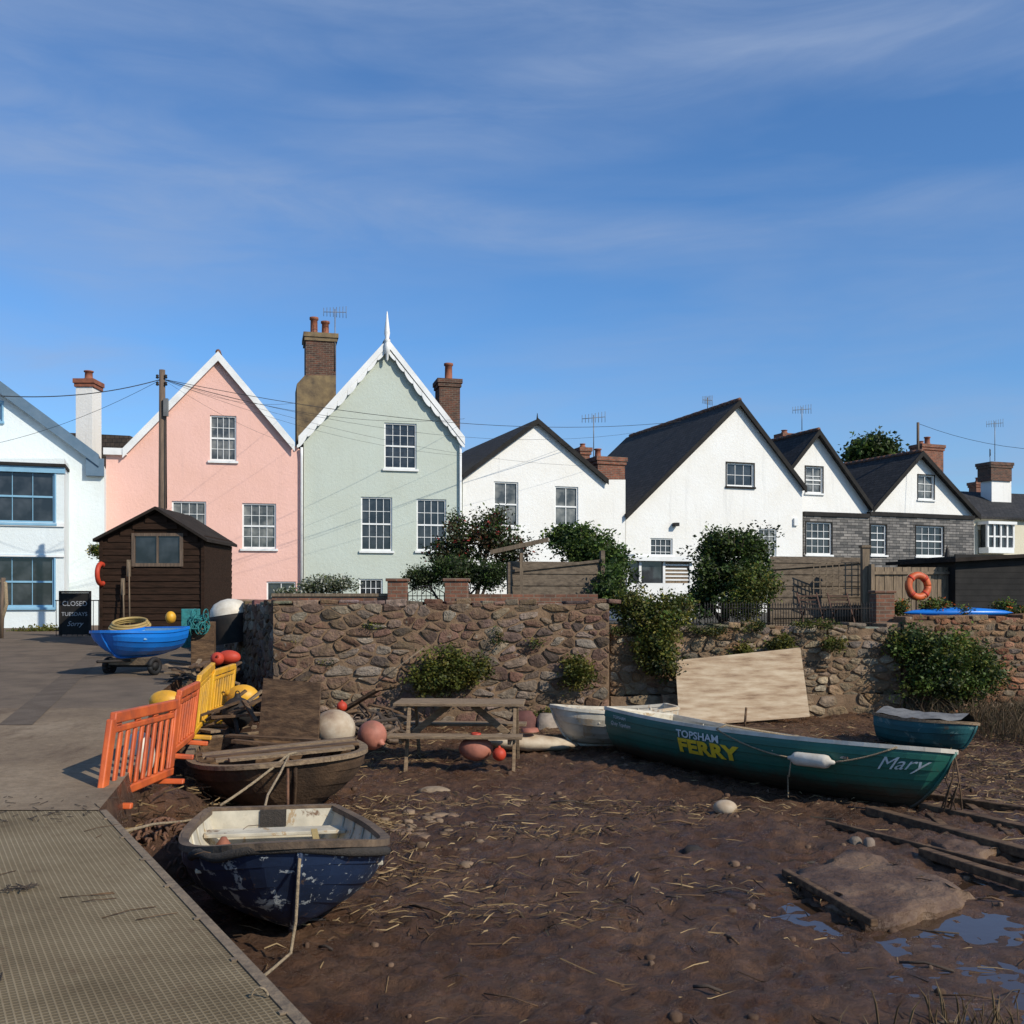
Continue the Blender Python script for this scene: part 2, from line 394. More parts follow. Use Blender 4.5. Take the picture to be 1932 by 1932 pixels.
mb=MB(); u0,zt=fr.uv(560,712,-1.0); u1,_=fr.uv(634,712,-1.0); _,zb=fr.uv(560,838,-1.0)
q=[(u0,zb),(u1,zb),(u1,zt+.15),(u0+.3,zt+.1),(u0,zt-.25)]
mb.prism([fr.p(x,z_,-1.0) for x,z_ in q][::-1],fr.back*1.7,m_lichen); mb.make('chimney_shoulder',P)
chimney(P,fr,829,868,715,830,1.5,m_brickd,[(.55,.72,.17)],dep=1.0)
# --- white house (2 window)
fr=Fr(873,39.55,1180,42.0); P=group('white_gabled_house',loc(fr))
ww=[(932,908,978,993,2,2,m_glassl),(1047,917,1091,993,2,2,m_glassl)]
cutwall(fr,[(873,BG),(873,900),(1012,797),(1143,912),(1143,905),(1180,905),(1180,BG)],9,m_white,ww,P)
for w in ww: window(fr,P,w)
roof(fr,P,(873,900),(1012,797),(1143,910),9,m_slate,m_bpaint,.08,.12,.15,None,.05)
mb=MB(); a=fr.uv(1012,797); mb.tube([fr.p(a[0],a[1],.1),fr.p(a[0],a[1]+.35,.1)],.05,m_bpaint,6,r2=.01); mb.make('finial',P)
chimney(P,fr,1128,1179,862,910,.02,m_brick,[(.25,.4,.14)],dep=1.3)
chimney(P,fr,1096,1113,845,880,3,m_brick,[(.5,.2,.12)],dep=.6)
# --- big white gable
fr=Fr(1180,42.05,1515,45.0); P=group('white_gabled_house',loc(fr))
ww=[(1371,873,1422,917,3,2),(1227,1015,1269,1055,4,3),(1431,997,1465,1050,3,4,m_glassl)]
cutwall(fr,[(1181,BG),(1181,973),(1392,762),(1514,922),(1514,BG)],10.5,m_white,ww,P)
for w in ww: window(fr,P,w,surround=m_bpaint if w[3]<1050 else None,sill=m_bpaint if w[3]<1050 else m_wpaint)
roof(fr,P,(1181,973),(1392,762),(1514,922),10.5,m_slate,m_bpaint,.1,.14,.18,m_ridge,.12)
mb=MB(); u,z=fr.uv(1272,990); mb.box(fr.p(u,z,.15),(.2,.25,.14),m_iron,fr.R); mb.make('floodlight',P)
mb=MB(); u,z=fr.uv(1500,985); fr.box(mb,u-.1,z-.16,u+.1,z+.16,.003,.1,m_wpaint); mb.make('alarm_box',P)
# --- white upper / slate lower pair
fr=Fr(1440,46.3,1640,48.4); P=group('slate_hung_cottage',loc(fr))
ww=[(1520,880,1552,930,2,3,m_glassl)]
cutwall(fr,[(1440,BG),(1440,945),(1538,818),(1638,958),(1640,BG)],9,m_white,ww,P)
for w in ww: window(fr,P,w,surround=m_bpaint)
roof(fr,P,(1440,945),(1538,818),(1636,958),9,m_slate,m_bpaint,.1,.14,.3,m_ridge,.1)
def slatewall(x0,x1,wins):
    cutwall(fr,[(x0,BG),(x0,970),(x1,978 if x1>1700 else 972),(x1,BG)],.3,m_slatewall,wins,P,.28,'slate_wall')
    mb=MB(); u0,z=fr.uv(x0,967,.3); u1,_=fr.uv(x1,967,.3); fr.box(mb,u0,z-.14,u1,z+.05,.1,.36,m_bpaint); mb.make('beam',P)
    for w in wins: window(fr,P,w,surround=m_bpaint,base=.28)
slatewall(1517,1640,[(1521,985,1569,1046,4,4)])
chimney(P,fr,1478,1495,818,860,4,m_brick,[(.5,.2,.15)],dep=.6)
fr=Fr(1640,48.4,1840,51.0); P=group('slate_hung_cottage',loc(fr))
ww=[(1732,896,1762,942,2,3,m_glassl)]
cutwall(fr,[(1640,BG),(1640,962),(1732,858),(1838,975),(1840,BG)],9,m_white,ww,P)
for w in ww: window(fr,P,w,surround=m_bpaint)
roof(fr,P,(1641,962),(1732,858),(1838,975),9,m_slate,m_bpaint,.1,.14,.3,m_ridge,.1)
slatewall(1641,1838,[(1643,990,1672,1047,2,4),(1728,992,1780,1049,4,4)])
chimney(P,fr,1740,1780,838,910,3.5,m_brick,[(.5,.45,.16),(.2,.2,.14)],dep=.8)
# --- far right house
fr=Fr(1825,54,1990,56); P=group('cream_house',loc(fr))
cutwall(fr,[(1835,BG),(1835,975),(2100,975),(2100,BG)],7,RENDERWALL('cream_render',(.66,.61,.47)),[(1845,1000,1858,1045)],P)
mb=MB(); u0,z=fr.uv(1800,978); u1,z2=fr.uv(2100,940)
mb.prism([fr.p(u0,z,.3),fr.p(u0,z+.12,.3),fr.p(u0+.8,z+1.9,-3.5),fr.p(u0+.8,z+1.75,-3.5)],fr.p(u1,0,0)-fr.p(u0,0,0),m_slate); mb.make('roof',P)
mb=MB(); u0,z1=fr.uv(1846,985); u1,z0=fr.uv(1894,1045)
fr.box(mb,u0,z0,u1,z0+.3,.02,.7,m_wpaint); fr.box(mb,u0-.1,z1-.15,u1+.1,z1,.02,.8,m_wpaint); fr.box(mb,u0+.1,z0+.3,u1-.1,z1-.15,.05,.6,m_glass)
for i in range(5):
    uu=u0+(u1-u0)*i/4; fr.box(mb,uu-.05,z0+.3,uu+.05,z1-.15,.55,.68,m_wpaint)
fr.box(mb,u0,(z0+z1)/2,u1,(z0+z1)/2+.08,.6,.66,m_wpaint); mb.make('bay_window',P)
mb=MB(); u0,z1=fr.uv(1871,905,-2); u1,z0=fr.uv(1908,962,-2); fr.box(mb,u0,z0-.5,u1,z1,-2,-2.8,m_white); mb.make('chimney_base',P)
chimney(P,fr,1870,1909,872,906,1.9,m_brickd,[],dep=1.0)
chimney(P,fr,1842,1862,910,945,6,m_brick,[(.5,.3,.15)],dep=.6)
# --- left house
fr=Fr(-300,33.0,197,35.5); P=group('pale_blue_house',loc(fr))
cutwall(fr,[(-380,BG),(-380,840),(-110,650),(190,872),(197,880),(197,BG)],9,m_paleblue,[(-40,757,4,793)],P)
window(fr,P,(-40,757,4,793,2,1),frame=m_ltblue,sill=m_ltblue,surround=m_ltblue)
roof(fr,P,(-380,840),(-110,647),(185,866),9,m_slate,m_blueslate,.26,.14,.2,None,.05)
mb=MB(); u,z=fr.uv(192,872); fr.box(mb,u-.5,z-.5,u+.08,z+.1,.02,.2,m_blueslate); mb.make('corner_box',P)
fb=Fr(-300,31.4,121,33.4)
ww=[(-60,882,103,984,4,2),(-60,1048,102,1146,4,2)]
cutwall(fb,[(-300,BG),(-300,865),(121,865),(121,BG)],2.0,m_paleblue,ww,P,name='bay_walls')
for w in ww: window(fb,P,w,frame=m_ltblue,sill=m_ltblue,surround=m_ltblue)
mb=MB(); u0,z=fb.uv(-300,866); u1,_=fb.uv(124,866); fb.box(mb,u0,z,u1,z+.1,-1.4,.12,m_bpaint)
fb.box(mb,u0,z-.2,u1-.03,z-.003,-.3,.05,m_ltblue); mb.make('bay_roof',P)
mb=MB()
for py,hh in ((986,.12),(1047,.06)):
    _,z=fb.uv(60,py); fb.box(mb,u0,z-hh,u1-.04,z,.004,.06,m_wpaint)
mb.make('string_course',P)
fc=Fr(-100,40,200,40)
chimney(P,fc,143,174,716,890,0,m_white,[(.5,.4,.17)],dep=.9,capm=m_pot)
mb=MB(); mb.prism([W(100,905,44),W(100,815,44),W(245,822,44),W(245,905,44)],(0,6,0),m_tile); mb.make('background_house')

# ---- telegraph pole + wires
PD=29.0
mb=MB(); mb.tube([G(306,PD,1.3),W(306,698,PD)],.125,m_polew,10,r2=.085)
P=mb.make('utility_pole')
mb=MB(); top=W(306,715,PD)
for s_ in (-.12,.12):
    for z_ in (0,-.2): mb.lathe([(.02,0),(.05,.02),(.035,.06),(.045,.1),(.001,.12)],m_iron,Matrix.Translation(top+Vector((s_,-.05,z_))),8)
mb.box(W(312,770,PD)+Vector((.05,-.1,0)),(.12,.1,.5),m_galv)
mb.tube([W(313,760,PD-.1),W(314,960,PD-.1)],.02,m_iron,5)
mb.make('fittings',P)
mb=MB()
for (a,b,s_,r_) in ((top,W(-60,742,24),.25,.012),(top,W(-80,850,31),.3,.006),(top,W(560,760,37.5),.3,.005),(top,W(877,790,39),.5,.006),(top,W(1285,795,44),.7,.009),(top,W(1150,880,42),.6,.004),(top,W(556,840,37.8),.2,.004),(top,W(1300,797,46),1.2,.005),(top,W(874,860,39.3),.4,.004)):
    mb.tube(sag(a,b,s_,20),r_,m_wire,4)
mb.tube(sag(W(1735,800,49),W(2000,850,45),.3,8),.009,m_wire,4)
mb.make('overhead_wires')
mb=MB(); mb.tube([W(1732,870,50),W(1732,797,50)],.07,m_polew,6); mb.make('utility_pole')
for a in ((632,583,700,39.5,.45,.5),(1120,783,862,43,.5,.2),(1335,750,775,46,.45,.9),(1513,768,812,49,.5,.3),(1877,795,870,56,.55,.3),(1868,850,880,56,.4,1.2)): aerial(*a)

# ================================================================= GROUND
def wet(x,y): return max(0,min(1,(x-.9-.35*(8-y))/2.2))*max(0,min(1,(9.6-y)/2.2))
def gz(x,y):
    p=Vector((x,y,0)); w=wet(x,y)
    h=.06*noise.noise(p*.55)+.045*noise.noise(p*1.7+Vector((5,2,1)))
    r=1-abs(noise.noise(p*2.9+Vector((9,1,4)))*2); r2=1-abs(noise.noise(p*6.5+Vector((3,7,2)))*2)
    h+=.032*(r-.6)+.024*(r2-.6)+.036*noise.noise(p*8)+.018*noise.noise(p*15)
    return h*(1-.45*w)-.052*w+max(0,(y-16))*.05
mud,nt,b=nodes('mud'); v=coord(nt)
n1=noi(nt,v,.8,8,.7); n2=noi(nt,v,6,12,.75,.5); n3=noi(nt,v,22,8,.75)
c=ramp(nt,n1,[(.3,(.052,.023,.010)),(.5,(.095,.046,.022)),(.7,(.165,.092,.050))])
c=mix(nt,1.0,c,ramp(nt,n2,[(.32,(.42,.42,.42)),(.68,(1.5,1.45,1.38))]),'MULTIPLY')
L(nt,c,b.inputs['Base Color'])
L(nt,ramp(nt,noi(nt,v,1.9,10,.75),[(.42,(.22,.22,.22)),(.56,(.65,.65,.65))]),b.inputs['Roughness']); b.inputs['Specular IOR Level'].default_value=.38
ad=nt.nodes.new('ShaderNodeMath'); ad.operation='MULTIPLY_ADD'; L(nt,n3,ad.inputs[0]); ad.inputs[1].default_value=.5; L(nt,n2,ad.inputs[2])
bump(nt,b,ad.outputs[0],1.0,.08)
vs=[];fs=[]
X0,X1,Y0,Y1,st=-6.6,12.4,2.2,19.8,.042
nx=int((X1-X0)/st);ny=int((Y1-Y0)/st)
for j in range(ny+1):
    for i in range(nx+1):
        x=X0+(X1-X0)*i/nx;y=Y0+(Y1-Y0)*j/ny
        e=min(1,min(i,nx-i,j,ny-j)/8); vs.append((x,y,gz(x,y)*e-.03*(1-e)))
for j in range(ny):
    for i in range(nx):
        a=j*(nx+1)+i; fs.append((a,a+1,a+nx+2,a+nx+1))
me=bpy.data.meshes.new('mud'); me.from_pydata(vs,[],fs); me.materials.append(mud)
me.polygons.foreach_set('use_smooth',[True]*len(fs)); me.update()
o=bpy.data.objects.new('mud_foreshore',me); COL.objects.link(o)
mb=MB(); mb.add([(-300,-200,-.12),(300,-200,-.12),(300,600,-.12),(-300,600,-.12)],[(0,1,2,3)],mud); mb.make('ground')
wm,nt,b=nodes('puddle_water'); b.inputs['Base Color'].default_value=(.045,.025,.014,1); b.inputs['Roughness'].default_value=.05
b.inputs['Specular IOR Level'].default_value=.5
bump(nt,b,noi(nt,coord(nt),6,3),.12,.01)
mb=MB(); mb.add([(.6,2.4,-.054),(12,2.4,-.054),(12,10,-.054),(.6,10,-.054)],[(0,1,2,3)],wm); mb.make('puddle_water')
mb=MB(); mb.add([(-5.9,22,1.72),(-4,18.4,1.72),(1.7,18.9,1.72),(16,19.9,1.72),(300,21,1.72),(300,500,1.72),(-9,500,1.72),(-9,32,1.72)],[(0,1,2,3,4,5,6,7)],m_garden); mb.make('garden_ground')
m_conc,nt,b=nodes('concrete'); v=coord(nt)
c=ramp(nt,noi(nt,v,.6,8,.7),[(.3,(.14,.10,.066)),(.5,(.21,.155,.10)),(.7,(.28,.215,.145))])
c=mix(nt,1.0,c,ramp(nt,noi(nt,v,12,8,.75),[(.3,(.7,.7,.7)),(.7,(1.2,1.2,1.2))]),'MULTIPLY')
c=mix(nt,ramp(nt,noi(nt,coord(nt,'Object',(1,.25,1)),1.7,8,.75),[(.52,(0,0,0)),(.66,(.8,.8,.8))]),c,(.085,.053,.033))
L(nt,c,b.inputs['Base Color']); b.inputs['Roughness'].default_value=.9; b.inputs['Specular IOR Level'].default_value=.2; bump(nt,b,noi(nt,v,35,8),.5,.015)
m_conc2=M('worn_tarmac',(.16,.12,.085),(.10,.076,.055),scale=1.5,rough=.95,bmp=.6,bscale=50,spec=.2)
def rz(y): return .7+(min(max(y,7.8),27)-7.8)*.0286+max(0,min(y-27,7))*.02
mb=MB(); ys=[7.76,8.6,9.6,10.8,12,13.5,15,16.5,18,20,22.5,25,27,30,34]
def edge(y):
    pts=[(7.7,-3.12),(9.5,-3.5),(12,-4.3),(15,-5.2),(18,-5.75),(22,-6.2),(27,-7),(34,-8)]
    for (a,xa),(b_,xb) in zip(pts,pts[1:]):
        if y<=b_: return xa+(xb-xa)*(y-a)/(b_-a)
    return -8
for y0,y1 in zip(ys,ys[1:]):
    ma=m_conc if y1<13.6 else m_conc2
    mb.add([(-40,y0,rz(y0)),(edge(y0),y0,rz(y0)),(edge(y1),y1,rz(y1)),(-40,y1,rz(y1))],[(0,1,2,3)],ma)
    mb.add([(edge(y0),y0,rz(y0)),(edge(y0)+.15,y0,-.3),(edge(y1)+.15,y1,-.3),(edge(y1),y1,rz(y1))],[(0,1,2,3)],mud)
mb.add([(-40,34,1.39),(-8,34,1.39),(-9,500,1.39),(-200,500,1.39),(-200,34,1.39)],[(0,1,2,3,4)],m_conc2)
mb.add([(-40,7.76,.66),(-40,7.76,-.3),(-3.1,7.76,-.3),(-3.1,7.76,.66)],[(0,1,2,3)],mud)
mb.make('concrete_slipway')
mb=MB()
m_strip=M('dark_strip',(.095,.072,.052),(.13,.10,.075),rough=.95,bmp=.5,spec=.2)
for y0,y1 in zip(ys,ys[1:]):
    if y0<12: continue
    a=-.31*y0-2.3; b_=-.31*y1-2.3
    mb.add([(a,y0,rz(y0)+.005),(a+.4,y0,rz(y0)+.005),(b_+.4,y1,rz(y1)+.005),(b_,y1,rz(y1)+.005)],[(0,1,2,3)],m_strip)
mb.make('slipway_track')
# --- pontoon
gr,nt,b=nodes('grating'); v=coord(nt,'Object')
mp=nt.nodes.new('ShaderNodeMapping'); mp.inputs['Rotation'].default_value=(0,0,math.radians(-30.6)); L(nt,v,mp.inputs['Vector'])
t=nt.nodes.new('ShaderNodeTexBrick'); t.offset=0; L(nt,mp.outputs[0],t.inputs['Vector']); t.inputs['Scale'].default_value=1
t.inputs['Brick Width'].default_value=.03; t.inputs['Row Height'].default_value=.03; t.inputs['Mortar Size'].default_value=.006; t.inputs['Mortar Smooth'].default_value=.7
c=ramp(nt,noi(nt,v,1.1,8,.7),[(.3,(.16,.12,.07)),(.5,(.245,.19,.115)),(.7,(.31,.25,.16))])
c=mix(nt,t.outputs['Fac'],mix(nt,1.0,c,(.56,.54,.50),'MULTIPLY'),c)
c=mix(nt,ramp(nt,noi(nt,v,4,10,.8),[(.54,(0,0,0)),(.70,(.8,.8,.8))]),c,(.11,.07,.04))
L(nt,c,b.inputs['Base Color']); b.inputs['Roughness'].default_value=.9; b.inputs['Specular IOR Level'].default_value=.15; bump(nt,b,t.outputs['Fac'],.5,.006)
E0=Vector((-.82,3.85,0)); E1=Vector((-3.12,7.73,0)); dd=(E1-E0).normalized()
a=E0-dd*9; b_=E1
P=group('pontoon_walkway',(-3,5,.7))
mb=MB(); Z=Vector((0,0,.7))
mb.prism([a+Z,b_+Z,Vector((-14,7.73,.7)),Vector((-14,-4,.7))],(0,0,-.12),gr); mb.make('deck',P)
mb=MB(); pn=Vector((dd.y,-dd.x,0))
mb.beam(a+Z+pn*.03-Vector((0,0,.07)),b_+Z+pn*.03-Vector((0,0,.07)),.05,.15,m_greyl)
for i in range(20):
    q=a.lerp(b_,(i+.5)/20)+Z; mb.box(q+Vector((0,0,.005))-pn*.005,(.03,.03,.008),m_greyl,rotz(math.atan2(dd.y,dd.x)))
mb.make('edge_beam',P)
mb=MB()
for i in range(7):
    q=a.lerp(b_,(i+.4)/7)-pn*.3; mb.tube([q+Vector((0,0,-.3)),q+Vector((0,0,.57))],.09,m_mudwood,8)
mb.make('legs',P)
mb=MB(); q=W(490,1895,4.1); q.z=.71; mb.torus(q,.032,.005,m_rope,Matrix.Rotation(1.45,3,'X'),16,6,0,math.pi); mb.make('mooring_ring',P)
mb=MB()
for k in range(22):
    s0=Vector((U(-3.8,-1.4),U(4.2,7.4),.705)); n=U(.04,.28); an=U(0,6.3); dv=Vector((math.cos(an)*n,math.sin(an)*n,0)); mb.tube([s0,s0+dv*.5+Vector((U(-.03,.03),U(-.03,.03),.006)),s0+dv],.0025,m_mudwood,4)
for k in range(30):
    s0=Vector((-2.72+U(-.06,.06),5.62+U(-.05,.05),.71)); an=U(0,6.3); n=.06; mb.tube([s0,s0+Vector((math.cos(an)*n,math.sin(an)*n,.01))],.003,m_bark,3)
for k in range(260):
    x=U(-8,-3.1); y=U(7.3,8.2)+(0 if x>-5 else U(0,.4)); s0=Vector((x,y,max(.705,rz(y)+.006))); an=U(0,6.3); n=U(.02,.12); mb.tube([s0,s0+Vector((math.cos(an)*n,math.sin(an)*n,.004))],.003,m_bark,3)
mb.make('twigs')

# ================================================================= WALLS (rubble: packed irregular cells)
def clip(poly,mx,my,nx_,ny_):
    out=[]; n=len(poly)
    for i in range(n):
        a=poly[i]; b=poly[(i+1)%n]; da=(a[0]-mx)*nx_+(a[1]-my)*ny_; db=(b[0]-mx)*nx_+(b[1]-my)*ny_
        if da<=0: out.append(a)
        if (da<0)!=(db<0) and abs(da-db)>1e-9:
            t=da/(da-db); out.append((a[0]+(b[0]-a[0])*t,a[1]+(b[1]-a[1])*t))
    return out
def rubble(name,A,B,z0,z1,pal,cell=(.30,.17),drop=.2,gapw=.013,thick=.5,top=True,seed=1,jit=.42,course=0):
    rnd=random.Random(seed); u_=rnd.uniform
    A=Vector((A[0],A[1],0));B=Vector((B[0],B[1],0)); ln=(B-A).length; u=(B-A)/ln; n=Vector((u.y,-u.x,0))
    g=group(name,(A+B)/2); Rm=Matrix(((u.x,-n.x,0),(u.y,-n.y,0),(0,0,1)))
    mb=MB(); mb.box((A+B)/2-n*(thick/2-.008)+Vector((0,0,(z0+z1)/2-.02)),(ln,thick,z1-z0-.03),m_mortar,Rm); mb.make('core',g)
    cw,ch=cell; ax=ch/cw; pts=[]
    nr=max(1,round((z1-z0)/ch)); nc=round(ln/cw)
    for j in range(-1,nr+1):
        for i in range(-1,nc+2):
            if rnd.random()<drop: continue
            jj=jit*(.35 if course else 1)
            pts.append(((i+.5*(j%2)+u_(-jit,jit))*cw,z0+(j+.5+u_(-jj,jj))*(z1-z0)/nr))
            if rnd.random()<.14: pts.append(((i+.5+u_(-.4,.4))*cw,z0+(j+.5+u_(-jj,jj))*(z1-z0)/nr))
    mb=MB()
    for p in pts:
        if p[0]<-.1 or p[0]>ln+.1 or p[1]<z0-.02 or p[1]>z1: continue
        if rnd.random()<.03: continue
        R_=cw*2; poly=[(p[0]-R_,p[1]-R_),(p[0]+R_,p[1]-R_),(p[0]+R_,p[1]+R_),(p[0]-R_,p[1]+R_)]
        for q in pts:
            if q is p: continue
            dx=q[0]-p[0]; dz=q[1]-p[1]
            if abs(dx)>2.6*cw or abs(dz)>2.8*ch: continue
            nx_,nz_=dx*ax*ax,dz; l=math.hypot(nx_,nz_)
            if l<1e-6: continue
            poly=clip(poly,(p[0]+q[0])/2-nx_/l*gapw,(p[1]+q[1])/2-nz_/l*gapw,nx_/l,nz_/l)
            if len(poly)<3: break
        poly=clip(poly,0,z1,0,1) if len(poly)>2 else poly
        poly=clip(poly,ln,0,1,0) if len(poly)>2 else poly
        poly=clip(poly,0,0,-1,0) if len(poly)>2 else poly
        if len(poly)<3: continue
        pp=[]
        for i in range(len(poly)):
            a=poly[i]; b_=poly[(i+1)%len(poly)]; el=math.hypot(a[0]-b_[0],a[1]-b_[1])
            if el<.025: continue
            c0=.18 if el>.07 else .3
            for t in ((c0,.5,1-c0) if el>.1 else (c0,1-c0)):
                pp.append((a[0]+(b_[0]-a[0])*t+u_(-.008,.008),a[1]+(b_[1]-a[1])*t+u_(-.008,.008)))
        k=len(pp)
        if k<4: continue
        cx=sum(q[0] for q in pp)/k; cz=sum(q[1] for q in pp)/k
        col=rnd.choice(pal); f_=u_(.7,1.25); col=tuple(min(1,x*f_*u_(.95,1.05)) for x in col)
        d=u_(.016,.05); tx=u_(-.14,.14); tz=u_(-.18,.18)
        PP=lambda x,z,o: A+u*x+n*o+Vector((0,0,z))
        vs=[PP(x,z,-.02) for x,z in pp]
        for (s,dd_) in ((.985,d*.55),(.90,d),(.5,d+.006)):
            vs+=[PP(cx+(x-cx)*s,cz+(z-cz)*s,dd_+(x-cx)*tx*s+(z-cz)*tz*s+u_(-.005,.005)) for x,z in pp]
        vs+=[PP(cx,cz,d+.006+u_(-.005,.008))]
        fs=[]
        for r in (0,1,2):
            for i in range(k): fs.append((r*k+i,r*k+(i+1)%k,(r+1)*k+(i+1)%k,(r+1)*k+i))
        for i in range(k): fs.append((3*k+i,3*k+(i+1)%k,4*k))
        mb.add(vs,fs,m_stonepal,False,col)
    mb.make('stones',g)
    if top:
        mb=MB(); x=0
        while x<ln:
            w=u_(.15,.5); col=tuple(c*u_(.8,1.15) for c in rnd.choice(pal))
            mb.box(A+u*(x+w/2)-n*(thick/2-.02+u_(-.03,.03))+Vector((0,0,z1+u_(-.05,.04))),(w*.95,thick+u_(-.02,.06),u_(.05,.14)),m_stonepal,Rm@Matrix.Rotation(u_(-.1,.1),3,'Y')@Matrix.Rotation(u_(-.12,.12),3,'Z'),col)
            x+=w
        mb.make('coping',g,bevel=.02)
    return g
palA=[(.20,.145,.11),(.16,.105,.08),(.24,.185,.14),(.18,.11,.075),(.11,.08,.062),(.28,.225,.175),(.15,.085,.058),(.20,.12,.085)]
palB=[(.28,.20,.13),(.22,.155,.10),(.31,.235,.16),(.25,.15,.085),(.16,.12,.08),(.34,.275,.2),(.18,.15,.115)]
palC=[(.29,.135,.075),(.22,.105,.06),(.32,.18,.105),(.26,.18,.12),(.2,.155,.115)]
C=(-4.15,17.8)
rubble('stone_wall',C,(1.75,18.45),-.1,2.22,palA,seed=3,cell=(.29,.155))
rubble('stone_wall',(-6.5,23.2),(C[0]+.02,C[1]+.1),.2,2.2,palA,seed=4)
rubble('stone_wall',(1.8,18.8),(7.3,19.25),.55,1.78,palB,seed=5,cell=(.26,.14))
rubble('stone_wall',(1.8,18.65),(7.3,19.1),-.1,.55,palB[:4],seed=6,cell=(.5,.22),drop=.05,thick=.6,top=False,course=1)
rubble('brick_wall',(7.35,19.2),(18,20.1),-.1,1.93,palC,seed=8,cell=(.24,.11),drop=.06,course=1,jit=.3)

# ================================================================= FOLIAGE
def foliage(name,blobs,n,ls,cols,trunk=None,seed=0,flow=None,core=True,loose=.0):
    n=int(n*1.9); ls=ls*1.12
    rnd=random.Random(seed); g=group(name,blobs[0][0] if trunk is None else trunk[0])
    mb=MB(); vol=[b[1][0]*b[1][1]*b[1][2] for b in blobs]; tv=sum(v**.8 for v in vol)
    for (c,r),v in zip(blobs,vol):
        c=Vector(c); k=int(n*(v**.8)/tv); clumps=[]
        for i in range(max(8,k//24)):
            d=Vector((rnd.gauss(0,1),rnd.gauss(0,1),rnd.gauss(0,1))).normalized(); q=rnd.uniform(.2,1)**.5*.95
            q*=1+loose*.35*noise.noise(d*2.5+c)*2
            if rnd.random()<.15+loose*.15: q*=rnd.uniform(1.05,1.4)
            p=Vector((c.x+d.x*r[0]*q,c.y+d.y*r[1]*q,c.z+d.z*r[2]*q))
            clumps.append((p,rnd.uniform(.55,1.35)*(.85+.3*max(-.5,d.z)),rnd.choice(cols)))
        for i in range(k):
            p0,br,col=rnd.choice(clumps); s=min(r)*.14+ls
            p=p0+Vector((rnd.gauss(0,s*.7),rnd.gauss(0,s*.7),rnd.gauss(0,s*.6)))
            a=Vector((rnd.gauss(0,1),rnd.gauss(0,1),rnd.gauss(0,.7))).normalized(); b=a.cross(Vector((rnd.gauss(0,1),rnd.gauss(0,1),rnd.gauss(0,1)))).normalized()
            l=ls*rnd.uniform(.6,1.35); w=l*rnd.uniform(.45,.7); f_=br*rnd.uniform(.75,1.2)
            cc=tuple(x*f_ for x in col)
            if flow and rnd.random()<flow[1]: cc=flow[0]
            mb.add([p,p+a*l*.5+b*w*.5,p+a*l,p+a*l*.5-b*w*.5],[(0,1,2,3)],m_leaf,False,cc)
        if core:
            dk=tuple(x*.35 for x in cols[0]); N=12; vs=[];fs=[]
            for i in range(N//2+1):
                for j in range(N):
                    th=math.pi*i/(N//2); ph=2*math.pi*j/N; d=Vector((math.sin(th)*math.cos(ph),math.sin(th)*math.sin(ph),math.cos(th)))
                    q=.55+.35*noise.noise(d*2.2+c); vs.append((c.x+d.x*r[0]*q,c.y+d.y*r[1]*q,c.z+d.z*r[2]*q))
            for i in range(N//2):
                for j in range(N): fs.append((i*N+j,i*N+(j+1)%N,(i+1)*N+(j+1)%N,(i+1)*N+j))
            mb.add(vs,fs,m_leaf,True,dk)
    mb.make('leaves',g)
    if trunk:
        t=MB(); base,rr=trunk
        for (c,r) in blobs:
            base=Vector(base); c=Vector(c); mid=base.lerp(c,.5)+Vector((rnd.uniform(-.1,.1),rnd.uniform(-.1,.1),.1))
            t.tube([base,mid,c],rr,m_bark,6,r2=rr*.35)
            for k in range(6):
                d=Vector((rnd.gauss(0,1),rnd.gauss(0,1),abs(rnd.gauss(0,1)))).normalized()
                t.tube([mid.lerp(c,k/5),c+Vector((d.x*r[0],d.y*r[1],d.z*r[2]))*(1.0+loose*.2)],rr*.3,m_bark,4,r2=rr*.08)
        t.make('trunk',g)
    return g
gr1=[(.075,.125,.022),(.055,.10,.018),(.11,.16,.03),(.035,.065,.015)]
gr2=[(.045,.07,.022),(.028,.045,.014),(.065,.085,.025)]
gr3=[(.17,.17,.028),(.11,.13,.022),(.21,.18,.035),(.06,.075,.015)]
def bl(px,py,d,rx,ry):
    s=d/F; return (W(px,py,d),(rx*s,(rx+ry)/2*s,ry*s))
foliage('wall_shrub',[bl(845,1270,17.8,56,32),bl(800,1292,17.7,34,18),bl(900,1262,17.8,28,24),bl(850,1240,17.8,22,18)],3600,.055,gr3,(G(845,18.2,.7),.02),11,core=False,loose=1)
foliage('wall_shrub',[bl(1095,1270,18.2,30,26),bl(1085,1250,18.2,18,12)],1400,.05,gr3,(G(1095,18.5,.7),.015),12,core=False,loose=1)
foliage('wall_shrub',[bl(1245,1160,18.9,52,38),bl(1240,1215,18.6,36,48),bl(1190,1140,19.2,33,35),bl(1290,1150,19,30,22)],5200,.06,gr3+gr1[:2],(G(1240,18.9,.9),.03),13,loose=1)
foliage('wall_shrub',[bl(1250,1255,18.5,38,18)],1200,.05,gr3+gr2,(G(1250,18.8,.9),.015),14,core=False,loose=1)
foliage('wall_shrub',[bl(1780,1240,19.0,85,45),bl(1720,1212,19.1,42,36),bl(1850,1270,18.8,45,38),bl(1790,1290,18.7,75,32)],9000,.06,gr1+gr3[:2]+gr2[:1],(G(1790,19.3,.3),.03),15,loose=1)
foliage('wall_shrub',[bl(1475,1215,18.8,28,15),bl(1575,1215,18.9,22,12),bl(1400,1225,18.8,20,10)],1500,.045,gr3,None,16,core=False,loose=1)
